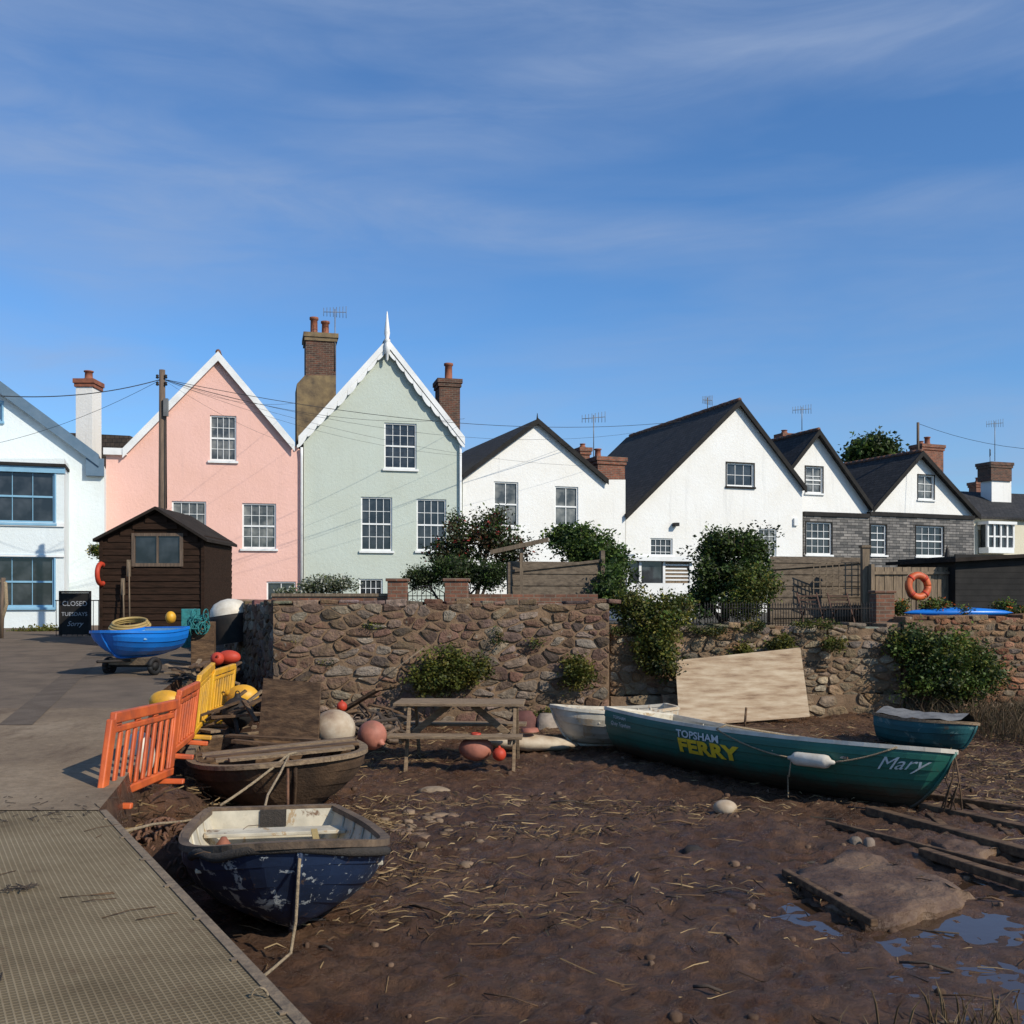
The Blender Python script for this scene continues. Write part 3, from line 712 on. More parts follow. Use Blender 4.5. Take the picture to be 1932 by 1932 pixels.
foliage('rose_bush',[bl(925,1010,25,40,34),bl(870,1030,25,45,34),bl(960,1040,25.3,36,38),bl(835,1050,25,26,22),bl(865,985,25,16,22),bl(935,975,25,18,16)],4600,.075,gr2+gr1[1:2]+[(.10,.07,.03)],(G(890,25.2,1.72),.05),17,flow=((.35,.05,.04),.04),core=False,loose=1.4)
foliage('garden_hedge',[bl(800,1090,23.5,40,22),bl(860,1078,23.5,50,27),bl(920,1085,23.5,45,27)],7000,.05,gr2+gr1[1:2],(G(860,23.6,1.72),.04),18)
foliage('garden_bush',[bl(1110,1040,24,52,38),bl(1150,1075,23.5,36,46),bl(1060,1010,24.5,28,22),bl(1150,1120,22,30,42),bl(1095,1008,24,22,16)],7800,.08,gr1,(G(1120,24,1.72),.05),19,loose=1)
foliage('climber_tree',[bl(1385,1030,22.5,50,32),bl(1350,1085,22.5,44,42),bl(1410,1090,22.2,46,35),bl(1330,1130,22.5,26,35),bl(1428,1055,22.6,20,46),bl(1345,1035,22.5,24,26)],8000,.075,gr1+gr2,(G(1365,22.6,1.72),.06),20,loose=1.2)
foliage('garden_bush',[bl(1420,1105,21.5,42,32),bl(1395,1140,21.3,38,26)],4000,.06,gr3+gr1,(G(1410,21.5,1.72),.03),21,loose=1)
foliage('flowering_shrub',[bl(620,1103,22,50,14),bl(590,1110,21.8,25,12),bl(545,1118,21,25,8)],2600,.05,[(.12,.15,.06),(.15,.17,.09)],None,22,flow=((.6,.6,.5),.25),loose=1)
foliage('distant_tree',[bl(1645,858,75,45,30),bl(1620,868,75,22,16),bl(1672,864,75,24,18)],4500,.3,gr1+gr2,(G(1645,75,6),.3),23)
foliage('flower_bed',[bl(1700,1148,20.5,15,14),bl(1765,1145,20.5,25,15),bl(1815,1155,20.3,18,10),bl(1890,1148,20.6,18,14),bl(1930,1158,20.5,20,10)],2600,.05,gr3+gr1,None,25,flow=((.6,.12,.02),.07),core=False)
foliage('verge_plants',[bl(60,1196,31,45,9),bl(95,1192,31,25,9)],1500,.07,gr3,None,26,core=False)
foliage('hanging_basket',[bl(183,1040,27,16,12)],500,.05,gr1+gr3,None,27,flow=((.5,.4,.05),.1))
foliage('creeping_plants',[bl(1180,1188,18.7,40,8),bl(1330,1190,18.8,50,7),bl(1420,1180,18.9,30,8),bl(1540,1178,19,50,6),bl(620,1250,17.9,20,4),bl(560,1210,17.9,14,4),bl(700,1180,17.9,14,5),bl(1010,1210,18.2,16,6),bl(1050,1345,18.1,40,5),bl(940,1200,18.1,10,12)],2400,.04,gr3+gr2,None,28,core=False,loose=1)

# ================================================================= GARDEN STRUCTURES
def boardfence(name,px0,px1,pyt,d0,d1,z0,mat,bw=.14,vert=True,pyt1=None):
    A=G(px0,d0);B=G(px1,d1); u=(B-A).normalized(); ln=(B-A).length; n=Vector((u.y,-u.x,0))
    zt0=H+(HY-pyt)/F*d0; zt1=H+(HY-(pyt1 or pyt))/F*d1; Rm=Matrix(((u.x,-n.x,0),(u.y,-n.y,0),(0,0,1)))
    mb=MB(); x=0;i=0
    if vert:
        while x<ln:
            zt=zt0+(zt1-zt0)*x/ln; mb.box(A+u*(x+bw/2)+n*(.012*(i%2))+Vector((0,0,(z0+zt)/2)),(bw*.97,.018,zt-z0+U(-.01,.01)),mat,Rm); x+=bw;i+=1
    else:
        z=z0; 
        while z<min(zt0,zt1):
            mb.box(A+u*ln/2+n*(.012*(i%2))+Vector((0,0,z+bw/2)),(ln,.018,bw*.98),mat,Rm@Matrix.Rotation(-.08,3,'X')); z+=bw*.9;i+=1
    k=max(1,round(ln/1.8))
    for j in range(k+1):
        zt=zt0+(zt1-zt0)*j/k; mb.box(A+u*ln*j/k+n*.04+Vector((0,0,(z0+zt+.06)/2)),(.09,.09,zt-z0+.06),mat,Rm)
    for zz in (.15,.9): mb.beam(A+n*.045+Vector((0,0,z0+(zt0-z0)*zz)),B+n*.045+Vector((0,0,z0+(zt1-z0)*zz)),.04,.06,mat)
    return mb.make(name)
boardfence('garden_fence',960,1135,1066,21.7,22.3,1.7,m_grey,vert=False,pyt1=1044)
boardfence('garden_fence',1452,1632,1060,22.2,23.0,1.7,m_grey,vert=False,pyt1=1046)
mb=MB(); mb.box(G(1632,21.9,2.45),(.15,.15,1.9),m_greyl); mb.box(G(1632,21.9,3.42),(.2,.2,.05),m_greyl); mb.make('fence_post')
mb=MB()
for i in range(8): mb.beam(W(1535+i*12,1062,22.1),W(1535+i*12,1125,22.1),.02,.02,m_greyl,Vector((1,0,0)))
for i in range(6): mb.beam(W(1533,1062+i*12,22.09),W(1622,1062+i*12,22.09),.02,.02,m_greyl)
mb.make('trellis')
boardfence('garden_fence',1642,1800,1070,21.8,22.6,1.72,m_greyl,bw=.12)
mb=MB(); mb.beam(W(925,1042,21.5),W(1035,1018,21.3),.05,.09,m_greyl); mb.beam(W(984,1028,21.5),G(984,21.5,1.7),.07,.07,m_greyl,Vector((1,0,0)))
mb.make('pergola_frame')
for px0,px1 in ((733,768),(840,883)):
    mb=MB(); a=G((px0+px1)/2,20.5); w=(px1-px0)/F*20.5
    mb.box(a+Vector((0,0,2.23)),(w,w,.86),m_brickr); mb.box(a+Vector((0,0,2.68)),(w+.07,w+.07,.06),m_brickr); mb.make('brick_gate_pier',bevel=.01)
mb=MB(); y=20.5; x0=G(770,y).x; x1=G(838,y).x
for i in range(9):
    x=x0+(x1-x0)*i/8; zt=2.42+.14*math.sin(math.pi*i/8); mb.tube([(x,y,2.0),(x,y,zt)],.008,m_iron,5)
for z_ in (2.1,2.36): mb.tube([(x0,y,z_),(x1,y,z_)],.01,m_iron,5)
mb.tube([(x0+(x1-x0)*i/12,y,2.42+.14*math.sin(math.pi*i/12)) for i in range(13)],.01,m_iron,5)
for i in range(4): mb.torus((x0+(x1-x0)*(i+.5)/4,y,2.23),.07,.006,m_iron,Matrix.Rotation(1.57,3,'X'),12,4)
mb.make('iron_garden_gate')
mb=MB(); a=G(515,20.6);b_=G(733,20.6); mb.box((a+b_)/2+Vector((0,0,2.0)),((b_-a).length,.2,.7),m_brickr); mb.box((a+b_)/2+Vector((0,0,2.38)),((b_-a).length,.26,.06),m_greyl)
a=G(883,20.6);b_=G(1125,21); mb.box((a+b_)/2+Vector((0,.1,2.06)),((b_-a).length,.2,.68),m_brickr,rotz(.02)); mb.make('low_brick_wall')
mb=MB(); a=G(1664,19.9); mb.box(a+Vector((0,0,2.06)),(.36,.36,.7),m_brickr); mb.box(a+Vector((0,0,2.44)),(.41,.41,.05),m_brickr); mb.make('brick_gate_pier',bevel=.01)
# small white garden room
fr=Fr(1183,27,1305,27.6); P=group('garden_room',loc(fr)); mb=MB()
u0,z1=fr.uv(1183,1058); u1,z0=fr.uv(1305,1125)
fr.box(mb,u0-.1,z1,u1+.15,z1+.12,-2.2,.15,m_wpaint); fr.box(mb,u0+.3,z1+.122,u1-.4,z1+.19,-1.5,-.2,m_wpaint)
fr.box(mb,u0,1.7,u1,z0+.35,-2,-.003,m_wpaint)
for q in (u0,u0+.35,u0+1.05,u1-.06): fr.box(mb,q,z0+.35,q+.07,z1,-.08,0,m_wpaint)
fr.box(mb,u0+.02,z0+.35,u0+1.1,z1,-.06,-.04,m_glass)
fr.box(mb,u0+1.13,z0+.35,u1,z1-.01,-.09,-.05,m_greyl)
for i in range(6): fr.box(mb,u0+1.14,z0+.42+i*.1,u1-.08,z0+.46+i*.1,-.05,-.03,m_wpaint)
mb.make('walls',P)
for A,B,n in ((G(1330,19.4,1.78),G(1645,19.6,1.78),62),(G(1180,19.3,1.78),G(1320,19.4,1.78),24)):
    mb=MB()
    for i in range(n+1):
        q=A.lerp(B,i/n); mb.tube([q,q+Vector((0,0,.40))],.008,m_iron,4); mb.lathe([(.016,0),(.001,.06)],m_iron,Matrix.Translation(q+Vector((0,0,.4))),4)
    for z_ in (.06,.34): mb.tube([A+Vector((0,0,z_)),B+Vector((0,0,z_))],.01,m_iron,4)
    mb.make('iron_railings')
m_chair=M('teak',(.10,.045,.025),(.05,.025,.015),rough=.8)
for px in (1530,1588):
    mb=MB(); c=G(px,20.8,1.74)
    for s_ in (-.2,.2):
        mb.beam(c+Vector((s_,-.25,0)),c+Vector((s_,.3,.68)),.025,.03,m_chair); mb.beam(c+Vector((s_,.25,0)),c+Vector((s_,-.3,.36)),.025,.03,m_chair)
    for i in range(5): mb.beam(c+Vector((-.2,-.25+.09*i,.36)),c+Vector((.2,-.25+.09*i,.36)),.04,.015,m_chair)
    for i in range(3): mb.beam(c+Vector((-.2,.18+.03*i,.46+.08*i)),c+Vector((.2,.18+.03*i,.46+.08*i)),.015,.03,m_chair)
    mb.make('folding_garden_chair')
def lifebuoy(c,Rr,r,Rm):
    mb=MB(); mb.torus(c,Rr,r,m_orange,Rm,32,12)
    for k in range(4):
        a=k*math.pi/2+.78; q=Vector(c)+Rm@Vector((Rr*math.cos(a),Rr*math.sin(a),0)); t_=Rm@Vector((-math.sin(a),math.cos(a),0)); mb.tube([q-t_*.03,q+t_*.03],r*1.06,m_redbuoy,12)
    pts=[Vector(c)+Rm@Vector(((Rr+r+.02*math.cos(4*(a-.78)))*math.cos(a),(Rr+r+.02*math.cos(4*(a-.78)))*math.sin(a),0)) for a in [i*math.pi/24 for i in range(49)]]
    mb.tube(pts,.008,m_rope,5); return mb.make('lifebuoy')
lifebuoy(W(1732,1106,21.0),.225,.075,Matrix.Rotation(.25,3,'Z')@Matrix.Rotation(1.5,3,'X'))
mb=MB(); mb.box(G(1732,21.3,2.3),(.08,.08,1.1),m_greyl); mb.make('lifebuoy_post')
mb=MB(); lc=G(1787,23,1.72); mb.tube([lc,lc+Vector((0,0,1.75))],.02,m_greyl,6); mb.lathe([(.05,.95),(.11,1.0),(.09,1.3),(.04,1.65),(.005,1.8)],m_iron,Matrix.Translation(lc),10); mb.make('closed_parasol')
fr=Fr(1803,22.2,2000,22.8); P=group('black_garden_shed',loc(fr)); mb=MB()
u0,z1=fr.uv(1806,1062); u1=3.2
for i in range(12): fr.box(mb,u0,1.72+i*.13,u1,1.72+i*.13+.125,-.1-.004*(i%2),-.06,m_bpaint)
fr.box(mb,u0+.01,1.7,u1,z1+.15,-2.2,-.11,m_bpaint); mb.make('walls',P)
mb=MB(); z=z1
mb.prism([fr.p(u0-.15,z+.02,.15),fr.p(u1,z+.22,.15),fr.p(u1,z+.3,.15),fr.p(u0-.15,z+.10,.15)][::-1],fr.back*2.6,m_felt); mb.make('roof',P)
mb=MB()
mb.lathe([(.001,-1.1),(.09,-.9),(.16,-.4),(.18,0),(.16,.4),(.09,.9),(.001,1.1)],m_blueboat,Matrix.Translation(W(1808,1156,20.4))@Matrix.Rotation(1.57,4,'Y')@Matrix.Diagonal((.6,1.3,1,1)),14); mb.make('blue_kayak')

# ================================================================= SHED (left)
fr=Fr(190,24.5,385,24.5); P=group('wooden_shed',loc(fr))
u1=fr.w; zb=1.18; e0=fr.uv(190,1018)[1]; ap=fr.uv(297,962); 
mb=MB(); q=[(0.03,zb),(u1-.03,zb),(u1-.03,e0),(ap[0],ap[1]-.05),(0.03,e0)]
mb.prism([fr.p(a,b_,-.03) for a,b_ in q][::-1],fr.back*2.4,m_board)
mb.make('frame',P)
mb=MB(); w0,wt=fr.uv(253,1010); w1,wb=fr.uv(342,1065)
z=zb;i=0;bh=.155
while z<ap[1]-.12:
    if z+bh>e0: 
        t_=(ap[1]-.06-(z+bh*.6))/(ap[1]-e0); l=ap[0]-ap[0]*t_; r=ap[0]+(u1-ap[0])*t_
    else: l,r=0,u1
    segs=[(l,r)]
    if z+bh>wb and z<wt: segs=[(l,w0),(w1,r)]
    for (a,b_) in segs:
        if b_-a>.03: mb.box(fr.p((a+b_)/2,z+bh/2,.0),(b_-a,.02,bh*1.06),m_board,fr.R@Matrix.Rotation(-.14+U(-.03,.03),3,'X')@Matrix.Rotation(U(-.005,.005),3,'Y'))
    if z<e0-.05: mb.box(fr.p(u1,z+bh/2,-1.2),(.02,2.4,bh*1.06),m_board,Matrix.Rotation(.11,3,'Y'))
    if z<e0-.05: mb.box(fr.p(0,z+bh/2,-1.2),(.02,2.4,bh*1.06),m_board,Matrix.Rotation(-.11,3,'Y'))
    z+=bh;i+=1
for a in (.02,u1-.02): fr.box(mb,a-.04,zb,a+.04,e0,.03,.05,m_board)
mb.make('weatherboards',P)
mb=MB()
for s_,ue in ((-1,-.12),(1,u1+.12)):
    ze=e0-.06
    q=[(ue,ze),(ap[0],ap[1]),(ap[0],ap[1]+.07),(ue,ze+.07)]
    if s_<0: q=q[::-1]
    mb.prism([fr.p(a,b_,.18) for a,b_ in q],fr.back*2.7,m_felt)
mb.make('roof',P)
mb=MB(); fr.box(mb,w0,wb,w1,wt,-.02,.0,m_glass)
for a,b_,c,d in ((w0-.05,wb-.05,w0+.03,wt+.05),(w1-.03,wb-.05,w1+.05,wt+.05),(w0+.03,wt-.02,w1-.03,wt+.05),(w0+.03,wb-.05,w1-.03,wb+.03),((w0+w1)/2-.02,wb+.03,(w0+w1)/2+.02,wt-.02)): fr.box(mb,a,b_,c,d,-.01,.035,m_polew)
mb.make('window',P)
mb=MB()
for px,t_,bt in ((232,1095,1185),(243,1060,1190)):
    mb.tube([W(px+2,bt,24.2),W(px,t_,24.35)],.018,m_greyl,6); mb.box(W(px,t_,24.35)+Vector((0,0,-.15)),(.09,.02,.4),m_greyl)
mb.make('oars')
mb=MB(); mb.torus(W(191,1083,24.4),.24,.06,m_redbuoy,Matrix.Rotation(1.57,3,'Y'),24,8); mb.make('lifebuoy')
m_hose=M('hose',(.42,.30,.10),(.3,.2,.07),rough=.6,bmp=.1)
mb=MB(); 
for i in range(3): mb.torus(W(245,1182,21.5)+Vector((0,0,i*.045)),.40-.03*i,.03,m_hose,Matrix.Rotation(.25,3,'X'),24,8)
mb.sphere(W(322,1165,21.5),.11,m_yellow,sq=(1,1,1.2)); mb.box(W(245,1200,21.5),(.6,.5,.3),m_mudwood,rotz(.2)); mb.make('yellow_hose')
P=group('chalkboard_sign',G(142,28,1.3)); mb=MB(); c=W(142,1158,28); 
mb.box(c,(.8,.04,1.14),m_bpaint)
for s_ in (-.41,.41): mb.box(c+Vector((s_,-.01,0)),(.05,.07,1.2),m_iron)
mb.box(c+Vector((0,-.01,.6)),(.87,.07,.05),m_iron); mb.make('board',P,bevel=.005)
m_chalk=M('chalk',(.5,.51,.53),(.2,.21,.22),scale=60,rough=.9,bmp=0)
for body,sz,dx,py,sh in (('CLOSED',.185,-.35,1143,0),('TUESDAYS',.15,-.37,1162,0),('Sorry',.19,-.22,1181,.4)):
    vs,fs=text2d(body,sz,sh); mb=MB(); o=W(142,py,28)
    mb.add([Vector((o.x+dx+v.x,28-.024,o.z+v.y-.0)) for v in vs],fs,m_chalk); mb.make('lettering',P)
mb=MB()
for i in range(9):
    px=106+i*10; mb.tube([G(px,28.3,1.25),W(px,1133,28.3)],.01,m_iron,4)
mb.tube([W(104,1133,28.3),W(188,1133,28.3)],.015,m_iron,5); mb.tube([W(104,1190,28.3),W(188,1190,28.3)],.015,m_iron,5); mb.make('iron_railings')
mb=MB(); mb.tube([W(0,1180,26),W(12,1140,26),W(10,1100,26),W(-5,1095,26)],.05,m_rope,8); mb.tube([G(2,26,1.3),W(6,1090,26)],.06,m_polew,8); mb.make('rope_coil_on_post')

# ================================================================= BOATS
def boat(name,Lg,B,D,Mx,outer,inner,rail,ts=.75,q=.6,rise=.12,rake=.25,strakes=6,thwarts=(.3,.6),rock=.05,ssheer=.05,floor=.12,seat=None,mid=.45,seatdrop=.16,keelm=None,rw=.055):
    g=group(name,Mx.translation)
    def hb(s):
        if s<mid: return B/2*(ts+(1-ts)*math.sin(math.pi/2*s/mid))
        return B/2*max(0,(1-((s-mid)/(1-mid))**2.1))**q
    def she(s): return D+rise*max(0,(s-.45)/.55)**1.8+ssheer*max(0,(.45-s)/.45)**2
    def kel(s): return rock*(max(0,(.35-s)/.35)**2)+rock*1.2*max(0,(s-.7)/.3)**2
    def Pt(s,t,side=1,off=0,up=0):
        t=min(1.0,max(0.0,t)); s=min(1.0,max(0.0,s))
        a=t*math.pi/2; v=max(0,(s-.55)/.45)
        y=hb(s)*(max(0,math.sin(a))**(.62+.75*v)); z=kel(s)+(she(s)-kel(s))*(max(0,1-math.cos(a))**(.8)*(1-v*.35)+t*v*.35)
        x=Lg*s-rake*(1-t)**1.3*s**5
        yy=max(0,y-off) if off>0 else y-off*min(1,y/.05 if y<.05 else 1)
        return Vector((x,side*yy,z+up))
    NS=28
    ss=[1-max(0,(1-i/NS))**1.25 for i in range(NS+1)]
    ts_=[]
    for k in range(strakes):
        for f_ in (0,.45,.97): ts_.append(((k+f_)/strakes,-.014*(1-f_)))
    ts_.append((1,0))
    mb=MB()
    for side in (1,-1):
        for k in range(len(ts_)-1):
            vs=[];fs=[]
            for s in ss:
                for (t,o) in (ts_[k],ts_[k+1]): vs.append(Mx@Pt(s,t,side,o))
            for i in range(NS):
                f_=(2*i,2*i+2,2*i+3,2*i+1); fs.append(f_ if side<0 else f_[::-1])
            mb.add(vs,fs,outer,False)
    n=12
    tv=[Mx@Pt(0,i/n,-1) for i in range(n,0,-1)]+[Mx@Pt(0,i/n,1) for i in range(0,n+1)]
    mb.add(tv,[tuple(range(len(tv)))],outer)
    tv2=[p+(Mx.to_3x3()@Vector((.035,0,0))) for p in tv]; mb.add(tv2,[tuple(range(len(tv2)))[::-1]],inner)
    mb.make('hull',g)
    mb=MB(); ni=10
    for side in (1,-1):
        vs=[];fs=[]
        for s in ss:
            s_=s*.985+.005
            for i in range(ni+1):
                p=Pt(s_,i/ni,side,.03); p.z=max(p.z+.012,floor+kel(s_)) if i<ni else p.z; vs.append(Mx@p)
        for a in range(NS):
            for i in range(ni):
                f_=(a*(ni+1)+i,(a+1)*(ni+1)+i,(a+1)*(ni+1)+i+1,a*(ni+1)+i+1); fs.append(f_[::-1] if side<0 else f_)
        mb.add(vs,fs,inner,True)
    for sp in [.12+.1*i for i in range(8)]:
        for side in (1,-1):
            mb.tube([Mx@Pt(sp,t,side,.035,.01) for t in (.5,.65,.8,.95)],.012,inner,4)
    mb.make('lining',g)
    mb=MB()
    for side in (1,-1):
        pts=[Pt(s,1,side,.012,.0) for s in ss]
        for a,b_ in zip(pts,pts[1:]):
            if (b_-a).length>.002: 
                e=(b_-a).normalized()*.006; mb.beam(Mx@(a-e),Mx@(b_+e),rw,.045,rail,Mx.to_3x3()@Vector((0,0,1)))
    mb.beam(Mx@Pt(0,1,-1,0,.002),Mx@Pt(0,1,1,0,.002),.06,.05,rail); mb.make('gunwale',g)
    mb=MB()
    for s in thwarts:
        z=she(s)-seatdrop; w=hb(s)-.04
        p=Mx@Vector((Lg*s,0,z)); mb.box(p,(.24,2*w,.03),seat or inner,Mx.to_3x3())
    if thwarts: mb.make('thwarts',g,bevel=.006)
    mb=MB(); pts=[Mx@(Pt(s,0,1)-Vector((0,0,.012))) for s in ss]+[Mx@(Pt(1,t,1)+Vector((.01,0,0))) for t in (.1,.25,.45,.7,1.0)]
    mb.tube(pts,.022,keelm or outer,6); mb.make('keel',g)
    return g,Pt
def place(x,y,z,yaw,roll=0,pitch=0):
    return Matrix.Translation((x,y,z))@Matrix.Rotation(yaw,4,'Z')@Matrix.Rotation(pitch,4,'Y')@Matrix.Rotation(roll,4,'X')
# foreground blue dinghy
m_navy=PEEL('peeling_navy_paint',(.010,.026,.070),(.36,.38,.38),(.10,.062,.04),.562,7,.6)
m_inw=PEEL('peeling_white_interior',(.62,.56,.43),(.36,.26,.15),(.16,.09,.05),.57,5,.8)
m_rail=M('worn_gunwale',(.17,.115,.07),(.09,.06,.038),(.035,.026,.018),scale=5,rough=.9,bmp=.6)
yaw=math.atan2(-2.35,.72)
Mx=place(-2.08,8.85,-.04,yaw,roll=-.03,pitch=-.035)
g1,P1=boat('rowing_boat',2.45,1.47,.5,Mx,m_navy,m_inw,m_rail,ts=.74,q=.42,rise=.19,rake=.42,strakes=5,thwarts=(.12,.42,.72),floor=.16,mid=.5,seatdrop=.13,rock=.06,ssheer=.02,rw=.07)
mb=MB(); 
mb.box(Mx@Vector((.02,0,.45)),(.07,.22,.14),m_roped,Mx.to_3x3()); mb.make('outboard_pad',g1)
mb=MB(); pts=[Mx@(P1(s,.97,-1,-.03)+Vector((0,0,-.02+.02*math.sin(s*40)))) for s in [.78+.22*i/8 for i in range(9)]]+[Mx@(P1(s,.97,1,-.03)+Vector((0,0,-.04))) for s in [1-.2*i/6 for i in range(1,7)]]
mb.tube(pts,.032,m_roped,8); mb.make('bow_rope_fender',g1)
mb=MB(); bt=Mx@P1(1,.9,1); mb.tube([bt,bt+Vector((.0,-.05,-.12)),bt+Vector((-.01,-.08,-.4)),Vector((bt.x-.03,bt.y-.14,.08)),Vector((bt.x-.1,bt.y-.4,.06)),Vector((bt.x-.18,bt.y-.7,.05)),G(545,5.2,.04)],.011,m_rope,6); mb.make('mooring_rope',g1)
mb=MB(); mb.lathe([(.03,0),(.07,.02),(.06,.14),(.02,.2),(.001,.2)],m_pot,Mx@Matrix.Translation((.55,-.42,.2)),10)
for i in range(6): mb.torus(Mx@Vector((1.1+.03*i,.25,.22+.012*i)),.13-.01*i,.012,m_hose if i%2 else m_rope,Mx.to_3x3()@Matrix.Rotation(.2*i,3,'X'),14,5)
mb.beam(Mx@Vector((.5,.3,.42)),Mx@Vector((1.5,.25,.36)),.05,.02,m_hose)
rnd=random.Random(3)
for i in range(40):
    q=Vector((rnd.uniform(.2,1.9),rnd.uniform(-.4,.4),.2)); d=Vector((rnd.uniform(-.15,.15),rnd.uniform(-.15,.15),rnd.uniform(0,.04))); mb.tube([Mx@q,Mx@(q+d)],.006,m_bark,4)
mb.make('loose_gear',g1)
# wooden boat behind
m_mudhull=M('muddy_hull',(.12,.07,.038),(.065,.038,.021),(.025,.016,.010),scale=2.2,rough=.85,bmp=.6,spec=.3)
yaw=math.atan2(-2.7,1.0)
Mx2=place(-3.15,12.95,-.05,yaw,roll=.05,pitch=-.02)
g2,P2=boat('wooden_boat',3.0,1.88,.60,Mx2,m_mudhull,m_mudwood,m_oldwood,ts=.8,q=.36,rise=.07,rake=.5,strakes=5,thwarts=(.2,.5),mid=.5,floor=.2,rw=.09)
mb=MB(); rv=Mx2.to_3x3()
for i,s in enumerate((1.7,1.86,2.02,2.18,2.34,2.48)):
    w=[.86,.84,.82,.78,.72,.6][i]; p=Mx2@Vector((s,0,.68+.014*(i%2))); mb.box(p,(.15,2*w*U(.93,1.02),.03),m_oldwood if i%3 else m_mudwood,rv@Matrix.Rotation(U(-.05,.05),3,'Z')@Matrix.Rotation(U(-.02,.02),3,'X'))
mb.beam(W(440,1398,12.0),W(665,1420,11.6),.09,.04,m_mudwood); mb.beam(W(430,1388,12.3),W(600,1397,11.9),.12,.03,m_mudwood)
mb.make('deck_planks',g2)
mb=MB(); a=W(487,1395,12.2);b_=W(600,1400,12.0); mb.prism([a,b_,b_+Vector((0,.14,.68)),a+Vector((0.03,.14,.72))],(.004,.04,-.01),m_mudwood)
mb.make('plywood_panel')
def buoy(name,c,r,mat,eye=Vector((0,0,1)),sq=(1,1,1)):
    mb=MB(); mb.sphere(c,r,mat,22,sq); e=eye.normalized(); q=e.to_track_quat('Z','Y').to_matrix().to_4x4()
    T=Matrix.Translation(Vector(c)+e*r*.93)@q; mb.lathe([(r*.3,0),(r*.2,r*.12),(r*.16,r*.3),(.001,r*.3)],mat,T,12)
    mb.torus(T@Vector((0,0,r*.34)),r*.12,r*.04,m_iron,q.to_3x3()@Matrix.Rotation(1.57,3,'X'),12,5); return mb.make(name)
buoy('mooring_buoy',W(630,1376,12.3),.26,m_whitebuoy,Vector((-.8,-.2,.5)),(1,1,.92))
buoy('mooring_buoy',W(702,1387,13.2),.19,m_pinkbuoy,Vector((.6,-.5,-.4)))
buoy('buoy',W(645,1333,14.5),.075,m_redbuoy)
buoy('yellow_buoy',W(313,1322,13.5),.2,m_yellow,Vector((1,0,.2)),(1.1,.8,.7))
buoy('yellow_buoy',W(458,1315,14.0),.2,m_yellow,Vector((-1,-.3,.3)),(1.1,.9,.85))
buoy('red_buoy',W(432,1240,17),.13,m_redbuoy,Vector((-.7,-.7,.3)),(1.5,1,.9))
buoy('red_buoy',W(410,1243,16.8),.11,m_redbuoy,Vector((.2,-.7,.3)))
buoy('dark_buoy',W(448,1345,13),.2,m_iron)
buoy('white_buoy',W(1368,1524,11.0),.10,m_whitebuoy,Vector((-1,-.3,-.3)),(1.3,1,.85))
rnd=random.Random(5)
mb=MB()
for i in range(40):
    c=W(rnd.uniform(355,480),rnd.uniform(1330,1410),rnd.uniform(12.6,14.5)); a=rnd.uniform(0,3.14)
    v=Vector((math.cos(a),math.sin(a)*.5,rnd.uniform(-.3,.6)))*rnd.uniform(.15,.4); mb.beam(c-v,c+v,rnd.uniform(.05,.16),.03,rnd.choice([m_mudwood,m_oldwood,m_board]))
for i in range(10):
    c=W(rnd.uniform(380,450),rnd.uniform(1345,1400),rnd.uniform(12.8,14)); mb.torus(c,rnd.uniform(.08,.17),.03,rnd.choice([m_iron,m_roped]),Matrix.Rotation(rnd.uniform(0,3),3,'X')@Matrix.Rotation(rnd.uniform(0,3),3,'Y'),14,6)
mb.make('driftwood_heap')
mb=MB()
for i in range(150):
    c=G(rnd.gauss(700,32),rnd.uniform(15.2,17.4),rnd.uniform(.0,.5)); a=rnd.uniform(0,3.14)
    v=Vector((math.cos(a),math.sin(a)*.5,rnd.uniform(-.3,.6)))*rnd.uniform(.1,.4)
    if c.z-abs(v.z)<-.05: c.z+=abs(v.z)
    mb.tube([c-v,c+Vector((rnd.uniform(-.03,.03),0,.02)),c+v],rnd.uniform(.008,.035),rnd.choice([m_mudwood,m_bark,m_polew]),5)
mb.tube([W(705,1292,17),W(800,1222,17)],.012,m_greyl,5)
mb.beam(W(640,1345,16.5),W(715,1300,16.2),.2,.04,m_mudwood)
mb.make('driftwood')
mb=MB(); mb.tube(sag(W(415,1520,9.6),W(545,1423,10.2),.02,10)+[W(560,1420,10.3)],.014,m_rope,6)
mb.tube([W(545,1425,10.2),W(528,1460,9.9),W(505,1500,9.5),W(497,1535,8.9)],.012,m_rope,6)
mb.tube(sag(W(543,1425,10.2),W(543,1520,9.9),.0,4),.016,m_chain,6)
mb.tube([W(230,1570,7.6),W(290,1555,8.3),W(345,1550,8.9),W(400,1540,8.8)],.012,m_rope,6); mb.make('mooring_ropes')
# ferry boat
mf,nt,b=nodes('ferry_green_paint'); v=coord(nt,'Object')
geo=nt.nodes.new('ShaderNodeNewGeometry'); sx=nt.nodes.new('ShaderNodeSeparateXYZ'); L(nt,geo.outputs['Position'],sx.inputs[0])
n1=noi(nt,v,3,8,.7)
ad=nt.nodes.new('ShaderNodeMath'); ad.operation='MULTIPLY_ADD'; L(nt,n1,ad.inputs[0]); ad.inputs[1].default_value=-.3; L(nt,sx.outputs['Z'],ad.inputs[2])
c=ramp(nt,noi(nt,v,1.2,6),[(.35,(.012,.095,.070)),(.65,(.018,.135,.10))])
c=mix(nt,ramp(nt,noi(nt,v,9,8,.75),[(.58,(0,0,0)),(.66,(.55,.55,.55))]),c,(.05,.06,.04))
c=mix(nt,ramp(nt,ad.outputs[0],[(.0,(1,1,1)),(.16,(0,0,0))]),c,(.06,.042,.024))
L(nt,c,b.inputs['Base Color']); b.inputs['Roughness'].default_value=.5
